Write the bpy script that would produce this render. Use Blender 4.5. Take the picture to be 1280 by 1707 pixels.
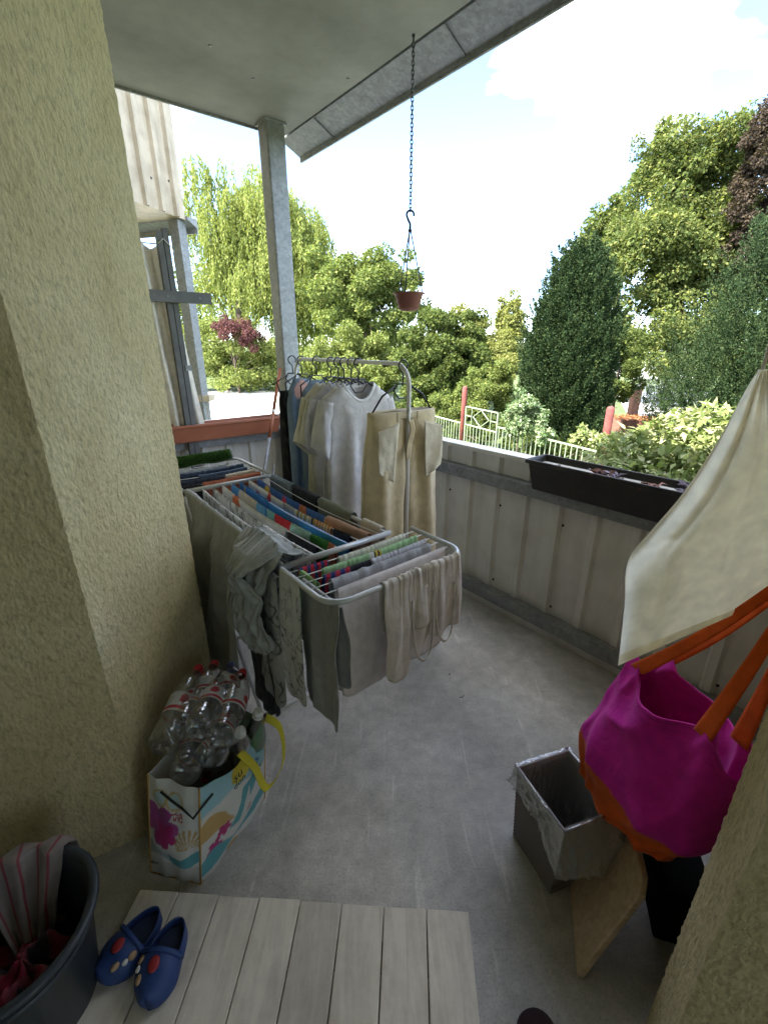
import bpy, bmesh, math, random
import numpy as np
from mathutils import Vector, Matrix, noise
random.seed(7)
RNG = np.random.default_rng(11)
S = bpy.context.scene
for o in list(bpy.data.objects):
    bpy.data.objects.remove(o, do_unlink=True)

# ------------------------------------------------------------------ camera
F_PX, CAM_H = 745.0, 1.45
PITCH = math.atan((853.5 - 574) / F_PX)
cam = bpy.data.cameras.new('camera')
cam.sensor_fit = 'HORIZONTAL'; cam.sensor_width = 36.0; cam.lens = 36.0 * F_PX / 1280.0
cam.clip_start = 0.02; cam.clip_end = 2000
cam_o = bpy.data.objects.new('camera', cam)
S.collection.objects.link(cam_o)
cam_o.location = (0, 0, CAM_H)
cam_o.rotation_euler = (math.pi / 2 - PITCH, 0, 0)
S.camera = cam_o
S.render.resolution_x, S.render.resolution_y = 767, 1024

# ------------------------------------------------------------------ light
SUN_EL = math.radians(50)
SUN_H = Vector((-0.86, -0.50, 0)).normalized()          # where the sun stands, seen from above
w = bpy.data.worlds.new('World'); S.world = w; w.use_nodes = True
nt = w.node_tree; nt.nodes.clear()
wo = nt.nodes.new('ShaderNodeOutputWorld'); bg = nt.nodes.new('ShaderNodeBackground')
sky = nt.nodes.new('ShaderNodeTexSky'); sky.sky_type = 'NISHITA'; sky.sun_disc = False
sky.sun_elevation = SUN_EL; sky.sun_rotation = math.atan2(SUN_H.x, SUN_H.y)
sky.air_density = 0.65; sky.dust_density = 0.15; sky.ozone_density = 2.0
tc = nt.nodes.new('ShaderNodeTexCoord'); mp = nt.nodes.new('ShaderNodeMapping')
mp.inputs['Scale'].default_value = (1.0, 1.0, 2.2); mp.inputs['Location'].default_value = (2.1, 0.4, 0.9)
cn = nt.nodes.new('ShaderNodeTexNoise'); cn.inputs['Scale'].default_value = 2.6
cn.inputs['Detail'].default_value = 5; cn.inputs['Roughness'].default_value = 0.48
cr = nt.nodes.new('ShaderNodeValToRGB')
cr.color_ramp.elements[0].position = 0.45; cr.color_ramp.elements[0].color = (0.0, 0.0, 0.0, 1)
cr.color_ramp.elements[1].position = 0.84; cr.color_ramp.elements[1].color = (0.9, 0.9, 0.9, 1)
mx = nt.nodes.new('ShaderNodeMix'); mx.data_type = 'RGBA'
mx.inputs['B'].default_value = (20.0, 19.6, 18.8, 1)          # thin bright cloud
nt.links.new(tc.outputs['Generated'], mp.inputs['Vector']); nt.links.new(mp.outputs['Vector'], cn.inputs['Vector'])
nt.links.new(cn.outputs['Fac'], cr.inputs['Fac']); nt.links.new(cr.outputs['Color'], mx.inputs['Factor'])
nt.links.new(sky.outputs['Color'], mx.inputs['A']); nt.links.new(mx.outputs['Result'], bg.inputs['Color'])
bg.inputs['Strength'].default_value = 0.13
nt.links.new(bg.outputs['Background'], wo.inputs['Surface'])
sl = bpy.data.lights.new('sun', 'SUN'); sl.energy = 3.9; sl.angle = math.radians(0.5); sl.color = (1, 0.955, 0.87)
so = bpy.data.objects.new('sun', sl); S.collection.objects.link(so)
sd = Vector((SUN_H.x * math.cos(SUN_EL), SUN_H.y * math.cos(SUN_EL), math.sin(SUN_EL)))
so.rotation_euler = sd.to_track_quat('Z', 'Y').to_euler(); so.location = (-6, 2, 12)
S.view_settings.view_transform = 'Standard'; S.view_settings.look = 'None'
S.view_settings.exposure = 2.85; S.view_settings.gamma = 1.0
S.view_settings.use_curve_mapping = False
S.render.engine = 'CYCLES'
S.cycles.max_bounces = 8; S.cycles.transparent_max_bounces = 16

# ------------------------------------------------------------------ pixel and plan helpers
CT, ST = math.cos(PITCH), math.sin(PITCH)
def ray(x, y):
    a = (x - 640) / F_PX; b = (853.5 - y) / F_PX
    return Vector((a, CT + b * ST, b * CT - ST))
O = Vector((0, 0, CAM_H))
def fl(x, y, z=0.0):                       # pixel -> point on the level z
    r = ray(x, y); return O + r * ((z - CAM_H) / r.z)
def at(x, y, D):                           # pixel -> point D metres ahead
    r = ray(x, y); return O + r * (D / r.y)
def zc_of(y, D): return D / ray(640, y).y
YAW = math.radians(39)
U = Vector((-math.sin(YAW), math.cos(YAW), 0))      # along the parapet, away from the door
N = Vector((math.cos(YAW), math.sin(YAW), 0))       # out over the garden
Z = Vector((0, 0, 1))
def AB(a, b, z=0.0): return U * a + N * b + Z * z
def on_a(x, y, a):                         # pixel -> point on the upright plane 'a'
    r = ray(x, y); return O + r * (a / r.dot(U))
def on_b(x, y, b):
    r = ray(x, y); return O + r * (b / r.dot(N))

# ------------------------------------------------------------------ object helpers
def link(o, parent=None):
    S.collection.objects.link(o)
    if parent is not None:
        o.parent = parent
        o.matrix_parent_inverse = Matrix.Translation(-parent.location) if parent.type == 'EMPTY' else Matrix.Identity(4)
    return o
def tag(o, label=None, cat=None, group=None, kind=None):
    if label: o['label'] = label
    if cat: o['category'] = cat
    if group: o['group'] = group
    if kind: o['kind'] = kind
    return o
def empty(name, loc, label, cat, group=None):
    o = bpy.data.objects.new(name, None); o.empty_display_size = 0.05
    o.location = loc; S.collection.objects.link(o)
    return tag(o, label, cat, group)
def mesh_obj(name, verts, faces, mat, parent=None, smooth=False, cols=None):
    me = bpy.data.meshes.new(name)
    me.from_pydata([tuple(v) for v in verts], [], faces)
    if smooth: me.polygons.foreach_set('use_smooth', [True] * len(me.polygons))
    if cols is not None:
        ca = me.color_attributes.new('col', 'FLOAT_COLOR', 'POINT')
        arr = np.ones((len(verts), 4), dtype=np.float32); arr[:, :3] = np.array(cols, dtype=np.float32)
        ca.data.foreach_set('color', arr.ravel())
    me.materials.append(mat); me.update()
    return link(bpy.data.objects.new(name, me), parent)
class MB:
    """collects shapes for one mesh object"""
    def __init__(self): self.v = []; self.f = []
    def add(self, vs, fs):
        k = len(self.v); self.v += [Vector(v) for v in vs]; self.f += [tuple(i + k for i in f) for f in fs]; return self
    def box(self, c, ex, ey, ez, hx, hy, hz):
        ex, ey, ez = Vector(ex), Vector(ey), Vector(ez); c = Vector(c)
        vs = [c + ex * (hx * sx) + ey * (hy * sy) + ez * (hz * sz) for sz in (-1, 1) for sy in (-1, 1) for sx in (-1, 1)]
        return self.add(vs, [(0, 2, 3, 1), (4, 5, 7, 6), (0, 1, 5, 4), (2, 6, 7, 3), (0, 4, 6, 2), (1, 3, 7, 5)])
    def prism(self, poly, z0, z1):
        n = len(poly); vs = [(p[0], p[1], z0) for p in poly] + [(p[0], p[1], z1) for p in poly]
        fs = [tuple(reversed(range(n))), tuple(range(n, 2 * n))] + [(i, (i + 1) % n, n + (i + 1) % n, n + i) for i in range(n)]
        return self.add(vs, fs)
    def tube(self, pts, r, n=8, caps=True, closed=False):
        pts = [Vector(p) for p in pts]; m = len(pts); rs = r if isinstance(r, (list, tuple)) else [r] * m
        vs = []; prev = None
        for i, p in enumerate(pts):
            if closed: t = pts[(i + 1) % m] - pts[i - 1]
            else: t = pts[min(i + 1, m - 1)] - pts[max(i - 1, 0)]
            if t.length < 1e-9: t = Vector((0, 0, 1))
            t.normalize()
            if prev is None:
                x = t.cross(Vector((0, 0, 1)))
                if x.length < 1e-3: x = t.cross(Vector((1, 0, 0)))
            else:
                x = prev - t * prev.dot(t)
                if x.length < 1e-4: x = t.cross(Vector((0, 0, 1)))
            x.normalize(); prev = x; y = t.cross(x)
            for k in range(n):
                a = 2 * math.pi * k / n; vs.append(p + (x * math.cos(a) + y * math.sin(a)) * rs[i])
        fs = []
        for i in range(m if closed else m - 1):
            j = (i + 1) % m
            for k in range(n):
                q = (k + 1) % n; fs.append((i * n + k, i * n + q, j * n + q, j * n + k))
        if caps and not closed:
            fs.append(tuple(reversed(range(n)))); fs.append(tuple(range((m - 1) * n, m * n)))
        return self.add(vs, fs)
    def lathe(self, c, prof, n=24, ax=None, xd=None):
        c = Vector(c); ax = Vector(ax or (0, 0, 1)).normalized()
        x = Vector(xd) if xd else (ax.cross(Vector((0, 1, 0))) if abs(ax.y) < .9 else ax.cross(Vector((1, 0, 0))))
        x = (x - ax * x.dot(ax)).normalized(); y = ax.cross(x)
        vs = []
        for (r, h) in prof:
            for k in range(n):
                a = 2 * math.pi * k / n; vs.append(c + ax * h + (x * math.cos(a) + y * math.sin(a)) * r)
        fs = []
        for i in range(len(prof) - 1):
            for k in range(n):
                q = (k + 1) % n; fs.append((i * n + k, i * n + q, (i + 1) * n + q, (i + 1) * n + k))
        return self.add(vs, fs)
    def build(self, name, mat, parent=None, smooth=False, bevel=0, cols=None):
        o = mesh_obj(name, self.v, self.f, mat, parent, smooth, cols)
        if bevel:
            m = o.modifiers.new('bevel', 'BEVEL'); m.width = bevel; m.segments = 2; m.limit_method = 'ANGLE'
        return o
def fbm(p, oct=3):
    s = 0; a = 1; f = 1.0
    for _ in range(oct):
        s += a * noise.noise(Vector(p) * f); a *= .5; f *= 2.1
    return s
def smooth01(t): t = max(0, min(1, t)); return t * t * (3 - 2 * t)
def lerp(a, b, t): return a + (b - a) * t
def mixc(a, b, t): return tuple(x + (y - x) * t for x, y in zip(a, b))

# ------------------------------------------------------------------ materials
def new_mat(name):
    m = bpy.data.materials.new(name); m.use_nodes = True; n = m.node_tree
    return m, n, n.nodes['Principled BSDF']
def N_(nt, t, **kw):
    n = nt.nodes.new(t)
    for k, v in kw.items():
        if k in n.inputs: n.inputs[k].default_value = v
        else: setattr(n, k, v)
    return n
def plain(name, col, rough=.6, metal=0, spec=.5, var=.12, vs=9.0, bump=0, bs=60.0, bdist=.002):
    """a base colour with soft procedural variation and fine relief"""
    m, n, p = new_mat(name)
    tc = N_(n, 'ShaderNodeTexCoord'); no = N_(n, 'ShaderNodeTexNoise', Scale=vs, Detail=5.0)
    n.links.new(tc.outputs['Object'], no.inputs['Vector'])
    mr = N_(n, 'ShaderNodeMapRange'); mr.inputs['From Min'].default_value = .3; mr.inputs['From Max'].default_value = .7
    mr.inputs['To Min'].default_value = 1 - var; mr.inputs['To Max'].default_value = 1 + var
    n.links.new(no.outputs['Fac'], mr.inputs['Value'])
    mu = N_(n, 'ShaderNodeVectorMath', operation='SCALE'); mu.inputs[0].default_value = col
    n.links.new(mr.outputs['Result'], mu.inputs['Scale']); n.links.new(mu.outputs['Vector'], p.inputs['Base Color'])
    p.inputs['Roughness'].default_value = rough; p.inputs['Metallic'].default_value = metal
    p.inputs['Specular IOR Level'].default_value = spec
    if bump:
        b2 = N_(n, 'ShaderNodeTexNoise', Scale=bs, Detail=4.0); n.links.new(tc.outputs['Object'], b2.inputs['Vector'])
        bp = N_(n, 'ShaderNodeBump', Strength=bump, Distance=bdist)
        n.links.new(b2.outputs['Fac'], bp.inputs['Height']); n.links.new(bp.outputs['Normal'], p.inputs['Normal'])
    return m
M = {}
def stucco():
    m, n, p = new_mat('stucco')
    tc = N_(n, 'ShaderNodeTexCoord')
    mp = N_(n, 'ShaderNodeMapping'); mp.inputs['Scale'].default_value = (1, 1, .62)
    n.links.new(tc.outputs['Object'], mp.inputs['Vector'])
    a = N_(n, 'ShaderNodeTexNoise', Scale=70.0, Detail=8.0, Roughness=.72, Distortion=.25)
    b = N_(n, 'ShaderNodeTexVoronoi', Scale=105.0); c = N_(n, 'ShaderNodeTexNoise', Scale=3.2, Detail=8.0, Roughness=.68, Distortion=.5)
    d = N_(n, 'ShaderNodeTexNoise', Scale=38.0, Detail=3.0, Distortion=1.2)
    for q in (a, b, c, d): n.links.new(mp.outputs['Vector'], q.inputs['Vector'])
    ad = N_(n, 'ShaderNodeMath', operation='MULTIPLY_ADD'); ad.inputs[1].default_value = .45
    n.links.new(b.outputs['Distance'], ad.inputs[0]); n.links.new(a.outputs['Fac'], ad.inputs[2])
    ad2 = N_(n, 'ShaderNodeMath', operation='MULTIPLY_ADD'); ad2.inputs[1].default_value = .5
    n.links.new(d.outputs['Fac'], ad2.inputs[0]); n.links.new(ad.outputs[0], ad2.inputs[2])
    bp = N_(n, 'ShaderNodeBump', Strength=1.0, Distance=.010)
    n.links.new(ad2.outputs[0], bp.inputs['Height']); n.links.new(bp.outputs['Normal'], p.inputs['Normal'])
    r = N_(n, 'ShaderNodeValToRGB'); r.color_ramp.elements[0].position = .3; r.color_ramp.elements[1].position = .7
    r.color_ramp.elements[0].color = (.60, .49, .255, 1); r.color_ramp.elements[1].color = (.76, .645, .38, 1)
    n.links.new(c.outputs['Fac'], r.inputs['Fac'])
    # darker tone in the hollows of the render coat
    r2 = N_(n, 'ShaderNodeMapRange'); r2.inputs['From Min'].default_value = .35; r2.inputs['From Max'].default_value = .52
    r2.inputs['To Min'].default_value = .72; r2.inputs['To Max'].default_value = 1
    n.links.new(a.outputs['Fac'], r2.inputs['Value'])
    mu = N_(n, 'ShaderNodeVectorMath', operation='SCALE'); n.links.new(r.outputs['Color'], mu.inputs[0]); n.links.new(r2.outputs['Result'], mu.inputs['Scale'])
    n.links.new(mu.outputs['Vector'], p.inputs['Base Color']); p.inputs['Roughness'].default_value = .95; p.inputs['Specular IOR Level'].default_value = .2
    return m
M['stucco'] = stucco()
def concrete_floor():
    m, n, p = new_mat('floor_concrete')
    tc = N_(n, 'ShaderNodeTexCoord')
    a = N_(n, 'ShaderNodeTexNoise', Scale=2.2, Detail=7.0, Roughness=.6, Distortion=.4)
    b = N_(n, 'ShaderNodeTexNoise', Scale=150.0, Detail=8.0, Roughness=.85); c = N_(n, 'ShaderNodeTexNoise', Scale=16.0, Detail=6.0, Roughness=.7)
    mp = N_(n, 'ShaderNodeMapping'); mp.inputs['Rotation'].default_value = (0, 0, .5); mp.inputs['Scale'].default_value = (9, .9, 1)
    e = N_(n, 'ShaderNodeTexNoise', Scale=3.0, Detail=5.0, Distortion=.8); n.links.new(tc.outputs['Object'], mp.inputs['Vector']); n.links.new(mp.outputs['Vector'], e.inputs['Vector'])
    for q in (a, b, c): n.links.new(tc.outputs['Object'], q.inputs['Vector'])
    r = N_(n, 'ShaderNodeValToRGB'); r.color_ramp.elements[0].position = .33; r.color_ramp.elements[1].position = .68
    r.color_ramp.elements[0].color = (.44, .41, .36, 1); r.color_ramp.elements[1].color = (.64, .615, .57, 1)
    n.links.new(a.outputs['Fac'], r.inputs['Fac'])
    r2 = N_(n, 'ShaderNodeMapRange'); r2.inputs['From Min'].default_value = .36; r2.inputs['From Max'].default_value = .50; r2.inputs['To Min'].default_value = .58; r2.inputs['To Max'].default_value = 1.05
    n.links.new(b.outputs['Fac'], r2.inputs['Value'])
    r3 = N_(n, 'ShaderNodeMapRange'); r3.inputs['From Min'].default_value = .3; r3.inputs['From Max'].default_value = .7; r3.inputs['To Min'].default_value = .74; r3.inputs['To Max'].default_value = 1.16
    n.links.new(c.outputs['Fac'], r3.inputs['Value'])
    r4 = N_(n, 'ShaderNodeMapRange'); r4.inputs['From Min'].default_value = .62; r4.inputs['From Max'].default_value = .72; r4.inputs['To Min'].default_value = 1; r4.inputs['To Max'].default_value = 1.28
    n.links.new(e.outputs['Fac'], r4.inputs['Value'])
    m1 = N_(n, 'ShaderNodeMath', operation='MULTIPLY'); m2 = N_(n, 'ShaderNodeMath', operation='MULTIPLY')
    n.links.new(r2.outputs[0], m1.inputs[0]); n.links.new(r3.outputs[0], m1.inputs[1]); n.links.new(m1.outputs[0], m2.inputs[0]); n.links.new(r4.outputs[0], m2.inputs[1])
    mu = N_(n, 'ShaderNodeVectorMath', operation='SCALE'); n.links.new(r.outputs['Color'], mu.inputs[0]); n.links.new(m2.outputs[0], mu.inputs['Scale'])
    n.links.new(mu.outputs['Vector'], p.inputs['Base Color'])
    rr = N_(n, 'ShaderNodeMapRange'); rr.inputs['From Min'].default_value = .3; rr.inputs['From Max'].default_value = .7; rr.inputs['To Min'].default_value = .38; rr.inputs['To Max'].default_value = .62
    n.links.new(c.outputs['Fac'], rr.inputs['Value']); n.links.new(rr.outputs[0], p.inputs['Roughness'])
    bp = N_(n, 'ShaderNodeBump', Strength=.45, Distance=.002); n.links.new(b.outputs['Fac'], bp.inputs['Height']); n.links.new(bp.outputs['Normal'], p.inputs['Normal'])
    return m
M['floor'] = concrete_floor()
def ceiling_mat():
    m, n, p = new_mat('ceiling_concrete')
    tc = N_(n, 'ShaderNodeTexCoord'); mp = N_(n, 'ShaderNodeMapping'); mp.inputs['Rotation'].default_value = (0, 0, -YAW)
    n.links.new(tc.outputs['Object'], mp.inputs['Vector'])
    a = N_(n, 'ShaderNodeTexNoise', Scale=2.6, Detail=6.0, Roughness=.62); b = N_(n, 'ShaderNodeTexNoise', Scale=40.0, Detail=4.0)
    wv = N_(n, 'ShaderNodeTexWave', Scale=.42, Distortion=1.2, Detail=3.0); wv.bands_direction = 'Y'
    for q in (a, b, wv): n.links.new(mp.outputs['Vector'], q.inputs['Vector'])
    r = N_(n, 'ShaderNodeValToRGB'); r.color_ramp.elements[0].position = .3; r.color_ramp.elements[1].position = .72
    r.color_ramp.elements[0].color = (.215, .21, .195, 1); r.color_ramp.elements[1].color = (.32, .315, .295, 1)
    n.links.new(a.outputs['Fac'], r.inputs['Fac'])
    m1 = N_(n, 'ShaderNodeMapRange'); m1.inputs['To Min'].default_value = .9; m1.inputs['To Max'].default_value = 1.08
    n.links.new(wv.outputs['Fac'], m1.inputs['Value'])
    mu = N_(n, 'ShaderNodeVectorMath', operation='SCALE'); n.links.new(r.outputs['Color'], mu.inputs[0]); n.links.new(m1.outputs[0], mu.inputs['Scale'])
    n.links.new(mu.outputs['Vector'], p.inputs['Base Color']); p.inputs['Roughness'].default_value = .8
    bp = N_(n, 'ShaderNodeBump', Strength=.25, Distance=.004); n.links.new(b.outputs['Fac'], bp.inputs['Height']); n.links.new(bp.outputs['Normal'], p.inputs['Normal'])
    return m
M['ceiling'] = ceiling_mat()
def galvanised(name, base=(.26, .27, .27)):
    m, n, p = new_mat(name)
    tc = N_(n, 'ShaderNodeTexCoord'); v = N_(n, 'ShaderNodeTexVoronoi', Scale=55.0); a = N_(n, 'ShaderNodeTexNoise', Scale=14.0, Detail=6.0, Roughness=.7)
    sp = N_(n, 'ShaderNodeTexNoise', Scale=120.0, Detail=2.0)
    for q in (v, a, sp): n.links.new(tc.outputs['Object'], q.inputs['Vector'])
    sx = N_(n, 'ShaderNodeSeparateColor'); n.links.new(v.outputs['Color'], sx.inputs['Color'])
    r = N_(n, 'ShaderNodeMapRange'); r.inputs['To Min'].default_value = .82; r.inputs['To Max'].default_value = 1.12; n.links.new(sx.outputs[0], r.inputs['Value'])
    r2 = N_(n, 'ShaderNodeMapRange'); r2.inputs['From Min'].default_value = .3; r2.inputs['From Max'].default_value = .7; r2.inputs['To Min'].default_value = .8; r2.inputs['To Max'].default_value = 1.1; n.links.new(a.outputs['Fac'], r2.inputs['Value'])
    r3 = N_(n, 'ShaderNodeMapRange'); r3.inputs['From Min'].default_value = .66; r3.inputs['From Max'].default_value = .72; r3.inputs['To Min'].default_value = 1; r3.inputs['To Max'].default_value = 1.5; n.links.new(sp.outputs['Fac'], r3.inputs['Value'])
    m1 = N_(n, 'ShaderNodeMath', operation='MULTIPLY'); n.links.new(r.outputs[0], m1.inputs[0]); n.links.new(r2.outputs[0], m1.inputs[1])
    m2 = N_(n, 'ShaderNodeMath', operation='MULTIPLY'); n.links.new(m1.outputs[0], m2.inputs[0]); n.links.new(r3.outputs[0], m2.inputs[1])
    mu = N_(n, 'ShaderNodeVectorMath', operation='SCALE'); mu.inputs[0].default_value = base; n.links.new(m2.outputs[0], mu.inputs['Scale'])
    n.links.new(mu.outputs['Vector'], p.inputs['Base Color']); p.inputs['Roughness'].default_value = .55; p.inputs['Metallic'].default_value = .35
    return m
M['galv'] = galvanised('galvanised_steel')
M['galv_dark'] = galvanised('weathered_steel', (.30, .31, .31))
def sheet_mat(name, col, dirt):
    m, n, p = new_mat(name)
    tc = N_(n, 'ShaderNodeTexCoord'); mp = N_(n, 'ShaderNodeMapping'); mp.inputs['Scale'].default_value = (14, 14, 1.2)
    n.links.new(tc.outputs['Object'], mp.inputs['Vector'])
    a = N_(n, 'ShaderNodeTexNoise', Scale=1.0, Detail=6.0, Roughness=.65); n.links.new(mp.outputs['Vector'], a.inputs['Vector'])
    b = N_(n, 'ShaderNodeTexNoise', Scale=7.0, Detail=5.0); n.links.new(tc.outputs['Object'], b.inputs['Vector'])
    mm = N_(n, 'ShaderNodeMath', operation='MULTIPLY'); n.links.new(a.outputs['Fac'], mm.inputs[0]); n.links.new(b.outputs['Fac'], mm.inputs[1])
    r = N_(n, 'ShaderNodeValToRGB'); r.color_ramp.elements[0].position = .14; r.color_ramp.elements[1].position = .32
    r.color_ramp.elements[0].color = (*dirt, 1); r.color_ramp.elements[1].color = (*col, 1)
    n.links.new(mm.outputs[0], r.inputs['Fac']); n.links.new(r.outputs['Color'], p.inputs['Base Color'])
    p.inputs['Roughness'].default_value = .5
    return m
M['sheet'] = sheet_mat('painted_sheet', (.74, .72, .66), (.62, .595, .53))
M['sheet_beige'] = sheet_mat('beige_sheet', (.52, .43, .31), (.36, .29, .20))
M['plank'] = plain('whitewashed_plank', (.55, .51, .45), .75, var=.16, vs=5, bump=.4, bs=25)
def plank_mat():
    m, n, p = new_mat('plank_paint')
    tc = N_(n, 'ShaderNodeTexCoord'); oi = N_(n, 'ShaderNodeObjectInfo')
    mp = N_(n, 'ShaderNodeMapping'); mp.inputs['Scale'].default_value = (30, 3, 3); n.links.new(tc.outputs['Object'], mp.inputs['Vector'])
    a = N_(n, 'ShaderNodeTexNoise', Scale=1.4, Detail=7.0, Roughness=.62, Distortion=.8); n.links.new(mp.outputs['Vector'], a.inputs['Vector'])
    b = N_(n, 'ShaderNodeTexNoise', Scale=9.0, Detail=6.0, Roughness=.7); n.links.new(tc.outputs['Object'], b.inputs['Vector'])
    r = N_(n, 'ShaderNodeValToRGB'); r.color_ramp.elements[0].position = .28; r.color_ramp.elements[1].position = .58
    r.color_ramp.elements[0].color = (.50, .43, .345, 1); r.color_ramp.elements[1].color = (.78, .71, .60, 1)
    mm = N_(n, 'ShaderNodeMath', operation='MULTIPLY_ADD'); mm.inputs[1].default_value = .5
    n.links.new(a.outputs['Fac'], mm.inputs[0])
    h = N_(n, 'ShaderNodeMath', operation='MULTIPLY'); h.inputs[1].default_value = .5; n.links.new(b.outputs['Fac'], h.inputs[0]); n.links.new(h.outputs[0], mm.inputs[2])
    n.links.new(mm.outputs[0], r.inputs['Fac'])
    rr = N_(n, 'ShaderNodeMapRange'); rr.inputs['To Min'].default_value = .85; rr.inputs['To Max'].default_value = 1.1; n.links.new(oi.outputs['Random'], rr.inputs['Value'])
    mu = N_(n, 'ShaderNodeVectorMath', operation='SCALE'); n.links.new(r.outputs['Color'], mu.inputs[0]); n.links.new(rr.outputs[0], mu.inputs['Scale'])
    n.links.new(mu.outputs['Vector'], p.inputs['Base Color']); p.inputs['Roughness'].default_value = .7
    bp = N_(n, 'ShaderNodeBump', Strength=.3, Distance=.001); n.links.new(a.outputs['Fac'], bp.inputs['Height']); n.links.new(bp.outputs['Normal'], p.inputs['Normal'])
    return m
M['plank'] = plank_mat()
def cloth_mat(name, transl=.12, weave=900.0, rough=.9):
    """woven cloth: colour from the thing's own print ('col'), fine weave relief, a little light through it"""
    m, n, p = new_mat(name)
    at_ = N_(n, 'ShaderNodeAttribute', attribute_name='col'); tc = N_(n, 'ShaderNodeTexCoord')
    a = N_(n, 'ShaderNodeTexNoise', Scale=28.0, Detail=5.0); b = N_(n, 'ShaderNodeTexNoise', Scale=weave, Detail=1.0)
    cwr = N_(n, 'ShaderNodeTexNoise', Scale=22.0, Detail=3.0, Distortion=1.5)
    for q in (a, b, cwr): n.links.new(tc.outputs['Object'], q.inputs['Vector'])
    r = N_(n, 'ShaderNodeMapRange'); r.inputs['From Min'].default_value = .3; r.inputs['From Max'].default_value = .7; r.inputs['To Min'].default_value = .88; r.inputs['To Max'].default_value = 1.1
    n.links.new(a.outputs['Fac'], r.inputs['Value'])
    mu = N_(n, 'ShaderNodeVectorMath', operation='SCALE'); n.links.new(at_.outputs['Color'], mu.inputs[0]); n.links.new(r.outputs[0], mu.inputs['Scale'])
    n.links.new(mu.outputs['Vector'], p.inputs['Base Color']); p.inputs['Roughness'].default_value = rough
    p.inputs['Specular IOR Level'].default_value = .15; p.inputs['Sheen Weight'].default_value = .15
    ad = N_(n, 'ShaderNodeMath', operation='MULTIPLY_ADD'); ad.inputs[1].default_value = .12
    n.links.new(b.outputs['Fac'], ad.inputs[0]); n.links.new(cwr.outputs['Fac'], ad.inputs[2])
    bp = N_(n, 'ShaderNodeBump', Strength=.5, Distance=.006); n.links.new(ad.outputs[0], bp.inputs['Height']); n.links.new(bp.outputs['Normal'], p.inputs['Normal'])
    if transl:
        tr = N_(n, 'ShaderNodeBsdfTranslucent'); n.links.new(mu.outputs['Vector'], tr.inputs['Color'])
        ms = N_(n, 'ShaderNodeMixShader', Fac=transl); out = n.nodes['Material Output']
        n.links.new(p.outputs[0], ms.inputs[1]); n.links.new(tr.outputs[0], ms.inputs[2]); n.links.new(ms.outputs[0], out.inputs['Surface'])
    return m
M['cloth'] = cloth_mat('cloth')
M['cloth_thin'] = cloth_mat('cloth_thin', .3)
M['black_plastic'] = plain('black_plastic', (.012, .012, .013), .35)
M['white_metal'] = plain('white_powder_coat', (.78, .78, .76), .4, var=.05)
M['rack_metal'] = plain('grey_enamel_tube', (.52, .53, .52), .32, metal=.25, var=.05)
M['terracotta'] = plain('terracotta_plastic', (.30, .095, .042), .55, var=.12)
M['pot_brown'] = plain('brown_pot', (.19, .065, .04), .6, var=.15)
M['planter_black'] = plain('dark_planter', (.018, .016, .015), .5, var=.3, vs=20)
M['soil'] = plain('potting_soil', (.028, .018, .012), .95, var=.5, vs=40, bump=1, bs=90, bdist=.01)
M['dry_leaf'] = plain('dry_leaf', (.22, .10, .07), .8, var=.5, vs=30)
M['purple_leaf'] = plain('purple_leaf', (.23, .19, .25), .7, var=.5, vs=30)
M['dark_wood'] = plain('grey_board', (.12, .12, .115), .8, var=.2, vs=12, bump=.3)
M['tub'] = plain('charcoal_tub', (.030, .037, .043), .42, var=.15, vs=14, bump=.15, bs=180)
M['bin'] = plain('taupe_bin', (.16, .13, .115), .5, var=.06)
M['clog'] = plain('blue_foam', (.022, .055, .19), .55, var=.08)
M['clog_in'] = plain('navy_foam', (.012, .022, .06), .7)
M['red_plastic'] = plain('red_plastic', (.52, .02, .03), .35, var=.05)
M['white_plastic'] = plain('white_plastic', (.72, .71, .68), .4, var=.05)
M['blue_white'] = plain('blue_print', (.12, .14, .5), .4)
M['green_cap'] = plain('green_bottle', (.02, .14, .05), .25)
M['charm_red'] = plain('red_charm', (.32, .022, .025), .5)
M['charm_tan'] = plain('tan_charm', (.42, .27, .14), .5)
M['charm_white'] = plain('white_charm', (.7, .68, .62), .5)
M['green_turf'] = plain('green_turf', (.05, .13, .03), .9, var=.4, vs=150, bump=1, bs=300, bdist=.006)
M['chain'] = plain('dark_chain', (.09, .095, .10), .4, metal=.7)
M['cord'] = plain('cord', (.66, .65, .58), .8)
M['black'] = plain('black_paint', (.008, .008, .008), .5)
M['trunk'] = plain('bark', (.10, .075, .055), .95, var=.35, vs=8, bump=.8, bs=25, bdist=.03)
M['grass'] = plain('lawn', (.075, .11, .03), .95, var=.4, vs=3, bump=.6, bs=40, bdist=.03)
M['paving'] = plain('pale_paving', (.62, .60, .56), .85, var=.06, vs=2)
M['red_post'] = plain('red_paint_post', (.17, .042, .034), .8, var=.3, vs=10, bump=.3)
M['fence_paint'] = plain('pale_green_fence', (.21, .25, .16), .6, var=.15)
M['leaf_litter'] = plain('leaf_litter', (.26, .12, .06), .95, var=.6, vs=60, bump=1, bs=90, bdist=.02)
M['house_white'] = plain('white_render', (.75, .74, .72), .9, var=.04)
M['brick'] = plain('old_brick', (.20, .085, .055), .9, var=.3, vs=20)
M['gate_grey'] = plain('grey_gate', (.36, .37, .38), .5)
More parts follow.
